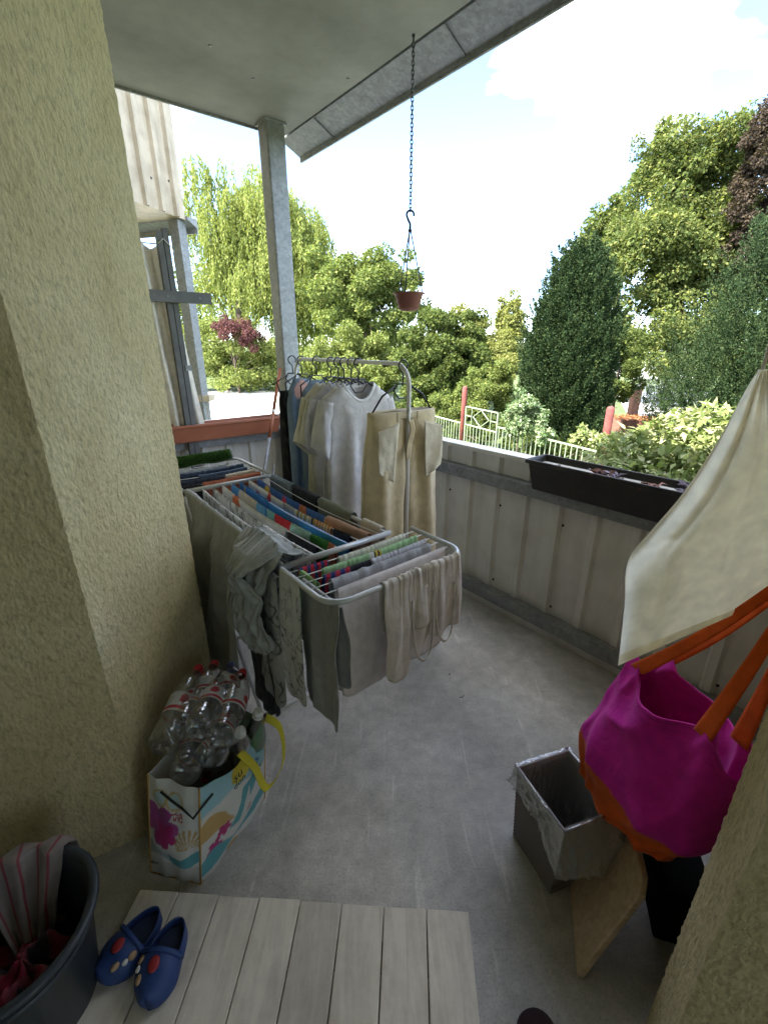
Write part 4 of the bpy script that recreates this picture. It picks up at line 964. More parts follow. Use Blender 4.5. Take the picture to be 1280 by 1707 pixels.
drape('green_cloth', 'small dark green cloth at the near end of the fifth wire', 'laundry', mid_wire(4), -N, .28, .28, bands([(.75, (.03, .16, .03)), (1, (.36, .12, .06))]), .81, .97, 30, 28, .004, 3, .003, 7, 50, group=GL)
drape('blue_towel', 'bright blue cloth with a yellow spot at its far end', 'laundry', mid_wire(5), -N, .34, .34, blobs((.03, .14, .40), [(.20, .58, .035, .07, (.55, .38, .02))]), .02, .34, 60, 34, .004, 4, .003, 12, 51, group=GL)
drape('blue_towel', 'long bright blue cloth reaching to the near cross tube', 'laundry', mid_wire(5), -N, .36, .34, bands([(1, (.03, .17, .42))]), .35, .97, 90, 34, .004, 6, .0035, 26, 52, group=GL)
drape('child_shirt', 'white shirt with red prints on the seventh wire', 'laundry', mid_wire(6), -N, .34, .34, blobs((.52, .50, .47), [(.30, .62, .10, .08, (.45, .04, .04)), (.62, .60, .06, .12, (.45, .04, .04)), (.80, .66, .10, .08, (.45, .04, .04))]), .02, .40, 60, 34, .004, 4, .003, 10, 53, group=GL)
drape('printed_shirt', 'grey shirt with yellow, black and orange stripes on the seventh wire', 'laundry', mid_wire(6), -N, .34, .34, lambda u, v: ((.30, .30, .29) if u < .25 else ((.45, .30, .06) if math.sin(u * 70 + v * 9) > .4 else ((.06, .05, .05) if math.sin(u * 41 + v * 13) > .55 else (.50, .48, .42))) if u < .70 else ((.52, .16, .03) if math.sin(u * 120) > 0 else (.55, .45, .25))), .41, .80, 90, 34, .004, 4, .003, 18, 54, group=GL)
drape('black_sock', 'small black cloth at the near end of the seventh wire', 'laundry', mid_wire(6), -N, .22, .22, dark, .82, .93, 24, 20, .003, 2, .002, 5, 55, group=GL)
drape('child_shirt', 'dark blue shirt with yellow, red and orange dots near the garment rail', 'laundry', mid_wire(7), -N, .34, .34, blobs((.035, .10, .30), [(.17, .60, .055, .10, (.60, .40, .03)), (.15, .57, .012, .02, (.02, .02, .02)), (.19, .57, .012, .02, (.02, .02, .02)), (.42, .58, .04, .07, (.50, .03, .04)), (.66, .60, .05, .13, (.36, .12, .05)), (.95, .6, .04, .14, (.55, .40, .04))]), .02, .74, 100, 34, .004, 6, .003, 20, 56, group=GL)
drape('brown_cloth', 'brown tan cloth at the near end of the eighth wire', 'laundry', mid_wire(7), -N, .24, .24, (.30, .18, .12), .70, .98, 40, 28, .006, 2, .003, 4, 57, r=.016, group=GL)
rt = lambda s: AB(RA1 + (RA0 - RA1) * s, RB1 + .002, RZ + .004)
drape('grey_trousers', 'slate grey trouser leg rolled over the far right tube', 'laundry', rt, N, .30, .10, (.11, .14, .16), .05, .28, 34, 26, .004, 2, .001, 4, 58, r=.018, group=GL)
drape('black_cloth', 'black cloth on the right tube of the drying rack', 'laundry', rt, N, .34, .12, (.012, .012, .015), .29, .52, 34, 26, .006, 3, .002, 5, 59, r=.018, group=GL)
drape('olive_cloth', 'grey green cloth on the right tube beside the black one', 'laundry', rt, N, .28, .12, (.15, .16, .12), .53, .78, 40, 26, .006, 3, .003, 6, 60, r=.018, group=GL)
drape('beige_sock', 'small rolled beige cloth near the right hinge of the rack', 'laundry', rt, N, .12, .08, (.42, .38, .32), .85, .97, 26, 20, .004, 2, .003, 4, 61, r=.014, group=GL)
# near wing, cloths across the rack
ew = lambda s: AB(RAN, RB0 + .05 + (RB1 - RB0 + .015) * s, RZ + .006)
fa = -U
W = [cross_wire(a) for a in NA]
drape('child_briefs', 'small red and navy cloth just in front of the near cross tube', 'laundry', W[0], fa, .10, .12, lambda u, v: (.34, .02, .03) if math.sin(u * 26 + v * 5) > 0 else (.02, .03, .10), .05, .26, 40, 20, .004, 2, .002, 6, 70, group=GL)
drape('ribbed_cloth', 'pale beige ribbed cloth nearest the near cross tube', 'laundry', W[0], fa, .20, .26, (.46, .45, .38), .34, .93, 80, 30, .003, 5, .003, 16, 71, group=GL)
bee = [(.53, .62, .05, .10, (.60, .45, .06)), (.505, .62, .010, .09, (.02, .02, .02)), (.545, .62, .012, .09, (.02, .02, .02)), (.47, .58, .03, .05, (.62, .60, .55))]
drape('bee_towel', 'light green cloth with a yellow and black bee', 'laundry', W[1], fa, .22, .26, blobs((.27, .42, .22), bee), .17, .97, 130, 44, .004, 6, .003, 15, 72, group=GL)
drape('child_briefs', 'navy, red and black cloth at the left end of the third near wire', 'laundry', W[2], fa, .15, .15, lambda u, v: (.012, .012, .015) if u > .52 else ((.34, .02, .03) if math.sin(u * 33 + v * 9) > .2 else (.02, .03, .11)), .12, .48, 50, 24, .004, 3, .002, 7, 73, group=GL)
drape('lilac_cloth', 'pale lilac grey cloth on the third near wire', 'laundry', W[2], fa, .26, .26, (.40, .39, .42), .49, .98, 70, 34, .004, 5, .003, 14, 74, group=GL)
drape('grey_sweatpants', 'heather grey sweatpants with bunched waistband on the fourth near wire', 'laundry', W[3], fa, .34, .34, (.26, .26, .27), .12, .93, 90, 40, .009, 4, .006, 6, 75, r=.011, group=GL)
drape('lilac_shirt', 'light grey lilac shirt hanging smooth on the fifth near wire', 'laundry', W[4], fa, .40, .40, (.57, .52, .50), .10, .98, 90, 50, .006, 3, .001, 10, 76, hem=.07, group=GL)
# end tube: beige jersey with armholes
beige = (.61, .555, .50)
drape('beige_sleeve', 'long beige sleeve hanging from the front tube of the near wing', 'laundry', ew, fa, .36, .20, beige, .25, .49, 44, 50, .008, .8, .008, 4, 78, hem=.04, r=.011, group=GL, pinch=.15)
def top_hole(name, label, s0, s1, Lf, seed):
    drape(name, label, 'laundry', ew, fa, Lf, .22, lambda u, v: beige, s0, s1, 60, 50, .013, 1.6, .010, 5, seed, r=.011, hem=.05, group=GL)
top_hole('beige_jersey', 'beige jersey top hanging in soft pleats at the right of the near wing', .68, .99, .27, 80)
top_hole('beige_jersey', 'beige jersey top with looped straps in the middle of the near wing', .47, .72, .21, 81)
# looped straps below the beige tops
for (s_a, s_b, dz, lab) in ((.49, .70, .31, 'looped beige strap hanging lowest under the middle top'), (.72, .92, .28, 'looped beige strap under the pleated beige top')):
    A_ = ew(s_a) + fa * .018; B_ = ew(s_b) + fa * .018
    def strap(u, v, A_=A_, B_=B_, dz=dz):
        t = u * math.pi; p = A_.lerp(B_, .5 - .5 * math.cos(t)); zz = -.08 - (dz - .08) * math.sin(t) ** .55
        return p + Z * (zz + (v - .5) * .012) + fa * (.016 * math.sin(t) + .006 * (v - .5))
    tag(grid_obj('looped_strap', strap, 40, 4, (.60, .56, .50), M['cloth'], None, .003), lab, 'laundry', GL)
    def web(u, v, A_=A_, B_=B_, dz=dz):
        t = (.06 + .88 * u) * math.pi; p = A_.lerp(B_, .5 - .5 * math.cos(t)); zz = -.05 - (dz - .06) * math.sin(t) ** .55 * v
        return p + Z * zz + fa * (-.006 + .01 * math.sin(9 * u + 5 * v) * v)
    tag(grid_obj('beige_cloth', web, 30, 20, (.50, .45, .40), M['cloth'], None, .002), lab.replace('looped beige strap', 'beige cloth inside the loop'), 'laundry', GL)
# things hanging off the left tube of the near wing
lw2 = lambda s: AB(RA0 - .01 + (RAN + .09 - RA0) * s, RB0 - .017, RZ + .006)
drape('floral_trousers', 'pale grey trousers with floral line print hanging below the near corner', 'laundry', lw2, -N, .47, .03, floral((.42, .42, .40), (.07, .07, .07), 3.6, 5, .055, 3.0), .0, .62, 60, 110, .006, 1.0, .001, 5, 85, hem=.05, group=GL, pinch=-.3)
drape('floral_trousers', 'second pale floral trouser leg behind the first one, nearer the bottles', 'laundry', lambda s: AB(RA0 + .21 - .21 * s, RB0 - .025, RZ - .03), -N, .53, .12, floral((.34, .34, .32), (.06, .06, .06), 3.6, 17, .06, 3.0), 0, 1, 60, 110, .010, 2, .001, 5, 86, hem=.06, group=GL)
drape('green_shirt', 'light green cloth hanging between floral trousers and grey trouser leg', 'laundry', lambda s: AB(RA0 - .05 - .10 * s, RB0 + .03, RZ), -N, .34, .30, (.20, .33, .13), 0, 1, 30, 40, .006, 2, .001, 4, 87, group=GL)
drape('grey_trouser_leg', 'heather grey jersey trouser leg hanging beside the lilac shirt', 'laundry', lambda s: AB(RA0 - .10 - .20 * s, RB0 + .01, RZ - .004), -N, .44, .30, lambda u, v: mixc((.24, .24, .22), (.17, .17, .16), random.random() * .5), 0, 1, 50, 70, .014, 1.4, .001, 4, 88, hem=.05, group=GL, pinch=-.1)
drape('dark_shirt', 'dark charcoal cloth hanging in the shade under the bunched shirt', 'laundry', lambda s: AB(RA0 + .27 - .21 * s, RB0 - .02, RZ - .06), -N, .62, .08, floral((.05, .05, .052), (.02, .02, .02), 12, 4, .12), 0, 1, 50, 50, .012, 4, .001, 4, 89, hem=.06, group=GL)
# far wing
FW = [cross_wire(a, RB0, RB1) for a in FA]
drape('rust_cloth', 'rust orange cloth at the near side of the far wing', 'laundry', FW[0], fa, .26, .26, (.36, .12, .07), .24, .97, 60, 26, .003, 3, .002, 9, 90, group=GL, r=.009)
drape('black_trousers', 'black trousers on the far wing left of the rust cloth', 'laundry', FW[0], fa, .30, .30, (.015, .015, .017), .0, .22, 24, 26, .004, 2, .002, 4, 91, group=GL)
drape('beige_cloth', 'beige cloth on the far wing behind the rust cloth', 'laundry', FW[1], fa, .22, .26, (.38, .35, .29), .58, .98, 40, 26, .005, 3, .004, 6, 92, r=.010, group=GL)
drape('dark_jeans', 'dark navy jeans on the far wing behind the black trousers', 'laundry', FW[1], fa, .28, .28, (.025, .03, .045), .0, .56, 50, 26, .006, 3, .004, 7, 93, r=.010, group=GL)
drape('blue_jeans', 'mid blue jeans laid on the third wire of the far wing', 'laundry', FW[2], fa, .26, .28, (.05, .075, .12), .3, .93, 50, 26, .006, 3, .004, 7, 94, r=.012, group=GL)
drape('dark_jeans', 'crumpled dark jeans at the left of the far wing', 'laundry', FW[3], fa, .26, .28, (.03, .045, .075), .05, .95, 60, 26, .008, 4, .006, 7, 95, r=.014, group=GL)
drape('grey_towel', 'light grey cloth on the far wing in front of the green roll', 'laundry', FW[4], fa, .22, .24, (.26, .28, .28), .0, .78, 50, 26, .005, 3, .005, 8, 96, r=.013, group=GL)
q = MB(); pts = [AB(RAF + .004, lerp(RB0 - .03, RB1 - .01, i / 14), RZ + .022 + .004 * math.sin(i)) for i in range(15)]; q.tube(pts, [.018] + [.026] * 13 + [.02], 14)
gt = q.build('artificial_turf_roll', M['green_turf'], None, True); tag(gt, 'rolled strip of green artificial turf lying on the far end of the drying rack', 'turf roll')
P = []; Dt = []
for i in range(5200):
    s = random.random(); th = random.uniform(-.6, math.pi + .6); ax_ = pts[0].lerp(pts[-1], s); dv = (-U * math.cos(th) + Z * math.sin(th)); P.append(ax_ + dv * .025); Dt.append(dv + Vector((random.gauss(0, .3), random.gauss(0, .3), random.gauss(0, .3))))
o = leaf_mesh('turf_pile', np.array([tuple(p) for p in P]), np.array([tuple(p) for p in Dt]), rand_dirs(len(P)), .016, .003, leaf_mat('turf_blade', [(.03, .09, .02), (.06, .15, .03), (.10, .20, .05)], .2), gt); tag(o, kind='stuff')

# ================================================================== garment rail with hangers
GB0 = Vector((-.487, 2.576, 0)); GB1 = Vector((.100, 1.850, 0)); GZt = 1.378
gdir = (GB1 - GB0).normalized(); gside = Vector((-gdir.y, gdir.x, 0))
if gside.dot(N) < 0: gside = -gside
gr = empty('garment_rail', (GB0 + GB1) / 2, 'white tube garment rail with rounded corners, standing behind the drying rack', 'garment rail')
rad = .085; pts = [GB0 + Z * .03]
pts.append(GB0 + Z * (GZt - rad))
for k in range(1, 8): t = math.pi / 2 * k / 8; pts.append(GB0 + gdir * (rad - rad * math.cos(t)) + Z * (GZt - rad + rad * math.sin(t)))
pts.append(GB0 + gdir * rad + Z * GZt); pts.append(GB1 - gdir * rad + Z * GZt)
for k in range(1, 8): t = math.pi / 2 * k / 8; pts.append(GB1 - gdir * (rad - rad * math.sin(t)) + Z * (GZt - rad + rad * math.cos(t)))
pts.append(GB1 + Z * (GZt - rad)); pts.append(GB1 + Z * .03)
q = MB(); q.tube(pts, .0088, 12); q.build('frame', M['white_metal'], gr, True)
for g in (GB0, GB1):
    q = MB(); q.tube([g - gside * .22 + Z * .022, g + gside * .22 + Z * .022], .0125, 10); q.build('foot', M['white_metal'], gr, True)
q = MB(); q.tube([GB0 + Z * .16, GB1 + Z * .16], .010, 10); q.build('brace', M['white_metal'], gr, True)
def rail_at(px):
    k = (px - 640) / 785.0; s = (k * GB0.y - GB0.x) / (gdir.x - k * gdir.y); return GB0 + gdir * s
def hanger(p, label, tilt=0.0, wdt=.20):
    """plastic hanger: open hook, hexagon loop, sloping arms, lower bar"""
    e = empty('clothes_hanger', p + Z * GZt, label, 'hanger', 'black plastic hangers on the garment rail')
    sv = (gside * math.cos(tilt) + gdir * math.sin(tilt)).normalized(); top = p + Z * (GZt + .0125)
    q = MB(); hk = []
    for k in range(11):
        t = math.radians(-35 + 215 * k / 10); hk.append(top + sv * (.022 * math.cos(t)) + Z * (-.020 + .022 * math.sin(t)))
    hk = hk + [top - sv * .014 - Z * .038, top - Z * .050, top - Z * .088]
    q.tube(hk, .0034, 8); q.build('hook', M['black_plastic'], e, True)
    c = top - Z * .112; lp = [c + sv * x + Z * z for x, z in ((-.030, .022), (.030, .022), (.044, -.004), (.020, -.034), (-.020, -.034), (-.044, -.004))]
    q = MB(); q.tube(lp, .0034, 8, closed=True); q.build('loop', M['black_plastic'], e, True)
    for s in (-1, 1):
        q = MB(); q.tube([c + sv * (s * .040) + Z * .012, c + sv * (s * .10) - Z * .022, c + sv * (s * wdt) - Z * .088], .0042, 8); q.build('arm', M['black_plastic'], e, True)
    q = MB(); q.tube([c + sv * -wdt - Z * .088, c + sv * wdt - Z * .088], .0034, 8); q.build('bar', M['black_plastic'], e, True)
    return c, sv
def body_tube(name, c, sv, prof, col, fold, seed, mat='cloth', parent=None, nu=84, nv=60, nfold=7, neck=0.0):
    """closed garment body hung flat: prof = list of (drop, half width, half depth, lateral shift)"""
    fv = Vector((-sv.y, sv.x, 0)); rnd = random.Random(seed); ph = [rnd.uniform(0, TAU) for _ in range(5)]
    ds = [p[0] for p in prof]
    def pf(v):
        d = v * ds[-1]
        for k in range(len(ds) - 1):
            if d <= ds[k + 1] + 1e-9:
                t = (d - ds[k]) / max(1e-6, ds[k + 1] - ds[k]); t_ = smooth01(t) * .5 + t * .5
                return d, *[lerp(prof[k][i], prof[k + 1][i], t_) for i in (1, 2, 3)]
        return (d, *prof[-1][1:])
    def fn(u, v):
        d, hw, hd, sh = pf(v); a = u * TAU; cx = math.cos(a); sx = math.sin(a)
        x = hw * (abs(cx) ** .85) * (1 if cx >= 0 else -1); g = smooth01((d - .03) / .25)
        f = fold * g * (math.sin(nfold * (x / max(.05, hw)) * 1.6 + ph[0] + 1.4 * noise.noise(Vector((x * 6, d * 2.5, seed)))) + .6 * noise.noise(Vector((x * 14, d * 4, seed + 3))))
        y = hd * sx + f * (1 if abs(sx) > .15 else abs(sx) / .15) + .006 * noise.noise(Vector((x * 9, d * 9, seed)))
        if neck: d = d + max(0, 1 - (x / .09) ** 2) * (neck if sx < 0 else neck * .25) * max(0, 1 - d / .22)
        return c + sv * (x + sh) + fv * y - Z * (d + .006 * math.sin(5 * x * 9 + ph[1]) * smooth01((v - .9) * 10))
    return grid_obj(name, fn, nu, nv, col, M[mat], parent, .0016, closed=True)
def tee(c, sv, col, label, seed, L=.62, hw=.235, neck=True):
    """T-shirt: shoulder slope, body, two short sleeves, ribbed collar"""
    c = c + Z * .004; e = empty('t_shirt', c - Z * L, label, 't-shirt', 'tops on the garment rail')
    prof = [(.0, .085, .024, 0), (.025, .115, .026, 0), (.065, hw - .008, .028, 0), (.11, hw, .032, 0), (.22, hw - .01, .034, 0), (.45, hw - .004, .040, 0), (L, hw + .006, .045, 0)]
    body_tube('body', c, sv, prof, col, .009, seed, 'cloth_thin', e, 96, 64, 6, .075 if neck else .05)
    fv = Vector((-sv.y, sv.x, 0))
    for s in (-1, 1):
        p0 = c + sv * (s * (hw - .022)) - Z * .072; p1 = c + sv * (s * (hw + .026)) - Z * .280
        ax = (p1 - p0).normalized(); pr = sv * s + Z * .25; pr = (pr - ax * pr.dot(ax)).normalized(); up = ax.cross(pr)
        def slv(u, v, p0=p0, p1=p1, ax=ax, pr=pr, up=up, s=s):
            a = u * TAU; q_ = p0.lerp(p1, v); w_ = lerp(.050, .066, v); k = .020 + .012 * v
            wob = .008 * math.sin(3 * a + seed + 4 * v) * v + .006 * noise.noise(Vector((math.cos(a) * 2, v * 4, seed + s)))
            return q_ + pr * (w_ * math.cos(a) * .62) + up * (k * math.sin(a) + wob) - Z * (.055 * v * (.5 - .5 * math.cos(a)))
        grid_obj('sleeve', slv, 30, 16, col, M['cloth_thin'], e, .0016, closed=True)
    if neck:
        def collar(u, v):
            a = u * TAU; x = .086 * math.cos(a); dz = .004 + .075 * (1 - math.cos(a) ** 2) * (1 if math.sin(a) < 0 else .25)
            nx = math.cos(a); rr_ = .010
            b_ = v * TAU
            return c + sv * (x + rr_ * .6 * nx * math.cos(b_)) + fv * (.026 * math.sin(a) * (1) + .004 * math.sin(b_)) - Z * (dz - .004 + rr_ * math.cos(b_) * .8)
        grid_obj('collar', collar, 40, 8, mixc(col, (.6, .6, .58), .25), M['cloth'], e, 0, closed=True)
    return e
HS = [487, 502, 527, 551, 563, 573, 585, 597, 672]
HL = ['black hanger holding the black lace skirt, farthest left', 'black hanger holding the pale blue denim top', 'black hanger holding the denim dungarees', 'black hanger holding the cream t-shirt', 'black hanger holding the sand coloured t-shirt behind the cream one', 'black hanger holding the pale lavender t-shirt', 'black hanger holding the grey white t-shirt behind the front one', 'black hanger holding the front white t-shirt with round collar', 'black hanger holding the beige trousers, nearest right']
hang = []
for i, px in enumerate(HS):
    hang.append(hanger(rail_at(px), HL[i], random.uniform(-.16, .16), (.08, .09, .10, .15, .155, .15, .155, .16, .15)[i]))
c, sv = hang[0]; e = empty('lace_skirt', c - Z * .75, 'long black lace skirt at the left end of the garment rail', 'skirt', 'tops on the garment rail')
body_tube('body', c - Z * .07, sv, [(0, .075, .02, -.01), (.06, .085, .03, -.01), (.40, .09, .045, -.01), (.78, .10, .05, -.01)], lambda u, v: mixc((.010, .010, .011), (.06, .058, .055), max(0, noise.noise(Vector((u * 26, v * 16, 2)))) * 1.2), .014, 3, 'cloth', e)
c, sv = hang[1]; e = empty('denim_vest', c - Z * .3, 'pale blue denim top with a peach patch beside the black lace skirt', 'top', 'tops on the garment rail')
body_tube('body', c + Z * .0, sv, [(0, .05, .02, 0), (.07, .085, .03, 0), (.14, .095, .035, 0), (.80, .10, .045, 0)], blobs((.15, .20, .26), [(.72, .07, .09, .06, (.50, .30, .25))]), .012, 8, 'cloth', e)
c, sv = hang[2]; e = empty('denim_dungarees', c - Z * .8, 'washed blue denim dungarees with a bib pocket on the garment rail', 'dungarees', 'tops on the garment rail')
den = lambda u, v: mixc((.085, .12, .155), (.16, .20, .235), .5 + .5 * noise.noise(Vector((u * 8, v * 5, 6))))
body_tube('bib', c - Z * .0, sv, [(0, .04, .012, 0), (.06, .095, .02, 0), (.12, .105, .026, 0), (.30, .112, .034, 0), (.86, .115, .045, 0)], den, .010, 11, 'cloth', e)
fv = Vector((-sv.y, sv.x, 0)); fs_ = 1 if fv.dot(-U) > 0 else -1
grid_obj('bib_pocket', lambda u, v: c + sv * ((u - .5) * .11) + fv * fs_ * (.046 + .004 * math.sin(6 * u)) - Z * (.15 + .15 * v), 10, 10, (.07, .095, .125), M['cloth'], e, .003)
tee(*hang[3], (.50, .475, .37), 'cream t-shirt, first of the hanging t-shirts from the left', 21, .60, .17, False)
tee(*hang[4], (.44, .42, .35), 'sand coloured t-shirt hanging behind the cream one', 22, .63, .175, False)
tee(*hang[5], (.48, .47, .50), 'pale lavender t-shirt, third of the hanging t-shirts', 23, .60, .17)
tee(*hang[6], (.50, .49, .46), 'grey white t-shirt just behind the front one', 24, .66, .175)
tee(*hang[7], (.60, .585, .58), 'white t-shirt with round collar, front one on the rail', 25, .66, .18)
# beige trousers with the pockets turned out
c, sv = hang[8]; c = c - Z * .085; fv = Vector((-sv.y, sv.x, 0)); fs_ = 1 if fv.dot(-U) > 0 else -1
e = empty('beige_trousers', c - Z * .95, 'beige trousers with both white pockets turned out, on the rail', 'trousers', 'tops on the garment rail')
tcol = (.62, .53, .35)
for s in (-1, 1):
    body_tube('leg', c, sv, [(0, .086, .036, s * .079), (.03, .087, .040, s * .080), (.15, .094, .050, s * .087), (.26, .096, .052, s * .091), (.45, .096, .053, s * .100), (1.0, .112, .058, s * .120)], tcol, .012, 32 + s, 'cloth', e, 60, 60, 3)
    def pocket(u, v, s=s):
        w_ = .050 * (1 - .25 * v * v); uu = u if s > 0 else 1 - u; return c + sv * (s * (.112 + .012 * v) + (u - .5) * 2 * w_) + fv * fs_ * (.066 + .004 * math.sin(v * 4 + 4 * u + s) + .004 * noise.noise(Vector((u * 3, v * 4, s)))) - Z * (.035 + (.17 + .075 * (1 - uu)) * v + .03 * uu)
    grid_obj('pocket', pocket, 14, 20, (.66, .60, .46), M['cloth'], e, .002)
    q = MB(); q.tube([c + sv * (s * .05) + fv * fs_ * .036 - Z * (.0), c + sv * (s * .05) + fv * fs_ * .038 - Z * .035], .005, 6); q.build('belt_loop', plain('trouser_cloth', tcol, .9), e)
def waist(u, v):
    a = u * TAU; b_ = v * TAU; return c + sv * (.163 * (abs(math.cos(a)) ** .85) * (1 if math.cos(a) >= 0 else -1)) + fv * (.037 * math.sin(a) + .003 * math.cos(b_)) - Z * (.012 + .016 * math.sin(b_) + .010 * math.sin(2 * a) * 0)
grid_obj('waistband', waist, 50, 8, (.56, .49, .35), M['cloth'], e, 0, closed=True)
def fly(u, v): return c + sv * (.012 * (u - .5) * 2 + .01 * math.sin(v * 5)) + fv * fs_ * (.056 + .004 * math.sin(v * 9)) - Z * (.03 + .16 * v)
grid_obj('fly_flap', fly, 6, 16, (.48, .40, .26), M['cloth'], e, .004)

# ================================================================== curtain, pole and plank on the far left
ca = 3.30
pole = MB(); pole.box(AB(ca + .035, .955, 1.07), N, U, Z, .016, .020, 1.05); po = empty('wooden_pole', AB(ca + .035, .95), 'dark grey double wooden pole beside the beige curtain', 'pole')
pole.build('slat', M['dark_wood'], po); pole = MB(); pole.box(AB(ca + .035, .918, 1.06), N, U, Z, .016, .022, 1.04); pole.build('slat', M['dark_wood'], po)
q = MB(); q.tube([AB(ca + .008, .90, 2.03), AB(ca + .006, .935, 2.06), AB(ca + .008, .975, 2.02), AB(ca + .05, 1.0, 2.0)], .003, 6); q.build('cord_tie', M['cord'], po, True)
q = MB(); q.box(AB(ca + .012, .975, 1.30), N, U, Z, .02, .004, .018); q.build('metal_plate', M['galv'], po)
q = MB(); q.box(AB(ca - .012, .83, 1.735), N, U, Z, .345, .012, .034)
pl_ = q.build('cross_board', M['dark_wood'], None, bevel=.002); tag(pl_, 'short grey plank fixed level across the pole and curtain', 'plank')
for b in (.90, 1.10):
    q = MB(); q.lathe(AB(ca - .0245, b, 1.735), [(0, .003), (.006, .002), (.007, 0)], 8, ax=-U); q.build('screw', M['galv'], pl_)
def curt(u, v):
    b = lerp(.46, lerp(.94, 1.05, v), u); z = lerp(2.035 - .03 * (1 - u) + .02 * math.sin(u * 20), .775 + .065 * u + .015 * math.sin(u * 9), v)
    off = .028 * math.sin(u * 24 + .8 * math.sin(v * 3)) * (1 - .3 * v) + .012 * math.sin(u * 51 + v * 2) + .012 * noise.noise(Vector((u * 5, v * 6, 2)))
    return AB(ca + .075 + off, b, z)
def curt_c(u, v): return (.55, .52, .455)
cu = grid_obj('curtain', curt, 80, 50, curt_c, M['cloth_thin'], None, .002)
tag(cu, 'beige cloth curtain hanging at the far end beside the left wall', 'curtain')
q = MB(); q.tube([AB(ca + .075, .42, 2.025), AB(ca + .075, .99, 2.04)], .004, 6); q.build('curtain_wire', M['cord'], cu)
# broom and second stick leaning in the corner
def stick(name, p0, p1, r, segs, label):
    e = empty(name, p0, label, 'broom')
    for i, (f0, f1, mt) in enumerate(segs):
        q = MB(); q.tube([p0.lerp(p1, f0), p0.lerp(p1, f1)], r, 10); q.build('handle' if mt != 'white_plastic' else 'joint', M[mt], e, True)
    return e
b0 = on_a(436, 830, 3.06); b1 = on_a(463, 640, 3.22); dv = (b1 - b0).normalized()
foot = b0 - dv * (b0.z / dv.z) + Z * .06; top_ = b1 + dv * .12
stick('broom', foot, top_, .012, [(0, .60, 'galv_dark'), (.60, .745, 'terracotta'), (.745, .76, 'white_plastic'), (.76, 1, 'terracotta')], 'broom with red and grey handle leaning beside the garment rail')
q = MB(); q.box(foot - Z * .028, N, U, Z, .13, .022, .03); tag(q.build('broom_head', M['black_plastic'], bpy.data.objects['broom']))
s0 = foot + N * .09; stick('mop', s0 - Z * .055, on_a(457, 775, 3.2), .009, [(0, 1, 'galv_dark')], 'thin grey stick leaning crosswise behind the red broom handle')

# ================================================================== chain and hanging pot
cp = fl(689, 66, CZ - .02)
ch = empty('hanging_chain', cp, 'dark link chain hanging from the roof edge', 'chain')
pot_hook_z = None
zt_ = CZ - .012; zb_ = at(679, 352, cp.y).z
nl = int((zt_ - zb_) / .0165); lk = MB(); half = []
proto = MB()
for i in range(nl):
    c = Vector((cp.x, cp.y, zt_ - (i + .5) * (zt_ - zb_) / nl)); xd = Vector((1, .3, 0)).normalized() if i % 2 else Vector((-.3, 1, 0)).normalized()
    pts = [c + xd * (.0066 * math.cos(t)) + Z * (.0068 * math.sin(t) + (.0045 if math.sin(t) > 0 else -.0045)) for t in [TAU * k / 10 for k in range(10)]]
    lk.tube(pts, .0023, 5, closed=True)
o = lk.build('links', M['chain'], ch, True); tag(o, kind='stuff')
q = MB(); q.lathe(Vector((cp.x, cp.y, CZ - .014)), [(0, 0), (.008, .004), (.006, .014), (0, .014)], 8); q.build('ceiling_eye', M['chain'], ch)
hp = Vector((cp.x, cp.y, zb_)); hpot = empty('hanging_pot', hp, 'small brown plastic hanging pot on three cords above the garden', 'plant pot')
rim_z = at(675, 488, cp.y).z; bot_z = at(675, 516, cp.y).z; xd = Vector((1, 0, 0))
q = MB(); hkp = []
for k in range(13):
    t = math.radians(-20 + 230 * k / 12); hkp.append(hp + xd * (.019 * math.cos(t)) + Z * (-.014 + .019 * math.sin(t)))
hkp += [hp - xd * .010 - Z * .038, hp - Z * .055, hp - Z * .078]
q.tube(hkp, [.0056] * 13 + [.0062, .0064, .0064], 8); q.build('hook', M['black_plastic'], hpot, True)
q = MB(); q.lathe(hp - Z * .092, [(0, 0), (.010, 0), (.011, .008), (.006, .016), (0, .016)], 12); q.build('hook_cap', M['black_plastic'], hpot, True)
pr_ = .087; bc = Vector((cp.x, cp.y, 0))
for k in range(3):
    t = math.radians(12 + 120 * k); e_ = bc + Vector((math.cos(t), math.sin(t), 0)) * (pr_ - .008) + Z * (rim_z - .002)
    q = MB(); q.tube([hp - Z * .09 + (e_ - bc - Z * rim_z) * .06, e_], .0034, 6); q.build('cord', M['black_plastic'], hpot, True)
h_ = rim_z - bot_z
q = MB(); q.lathe(bc + Z * bot_z, [(0, .006), (.045, .006), (.050, 0), (.058, .004), (.060, h_ * .35), (.066, h_ * .36), (.068, h_ * .62), (.072, h_ * .63), (.077, h_ * .9), (pr_, h_ * .93), (pr_ + .002, h_), (pr_ - .004, h_), (.074, h_ * .9), (.056, .010), (0, .010)], 36); q.build('bowl', M['pot_brown'], hpot, True)
q = MB(); q.lathe(bc + Z * (bot_z - .006), [(0, 0), (.040, 0), (.044, .005), (.044, .008)], 24); q.build('drip_tray', M['pot_brown'], hpot, True)

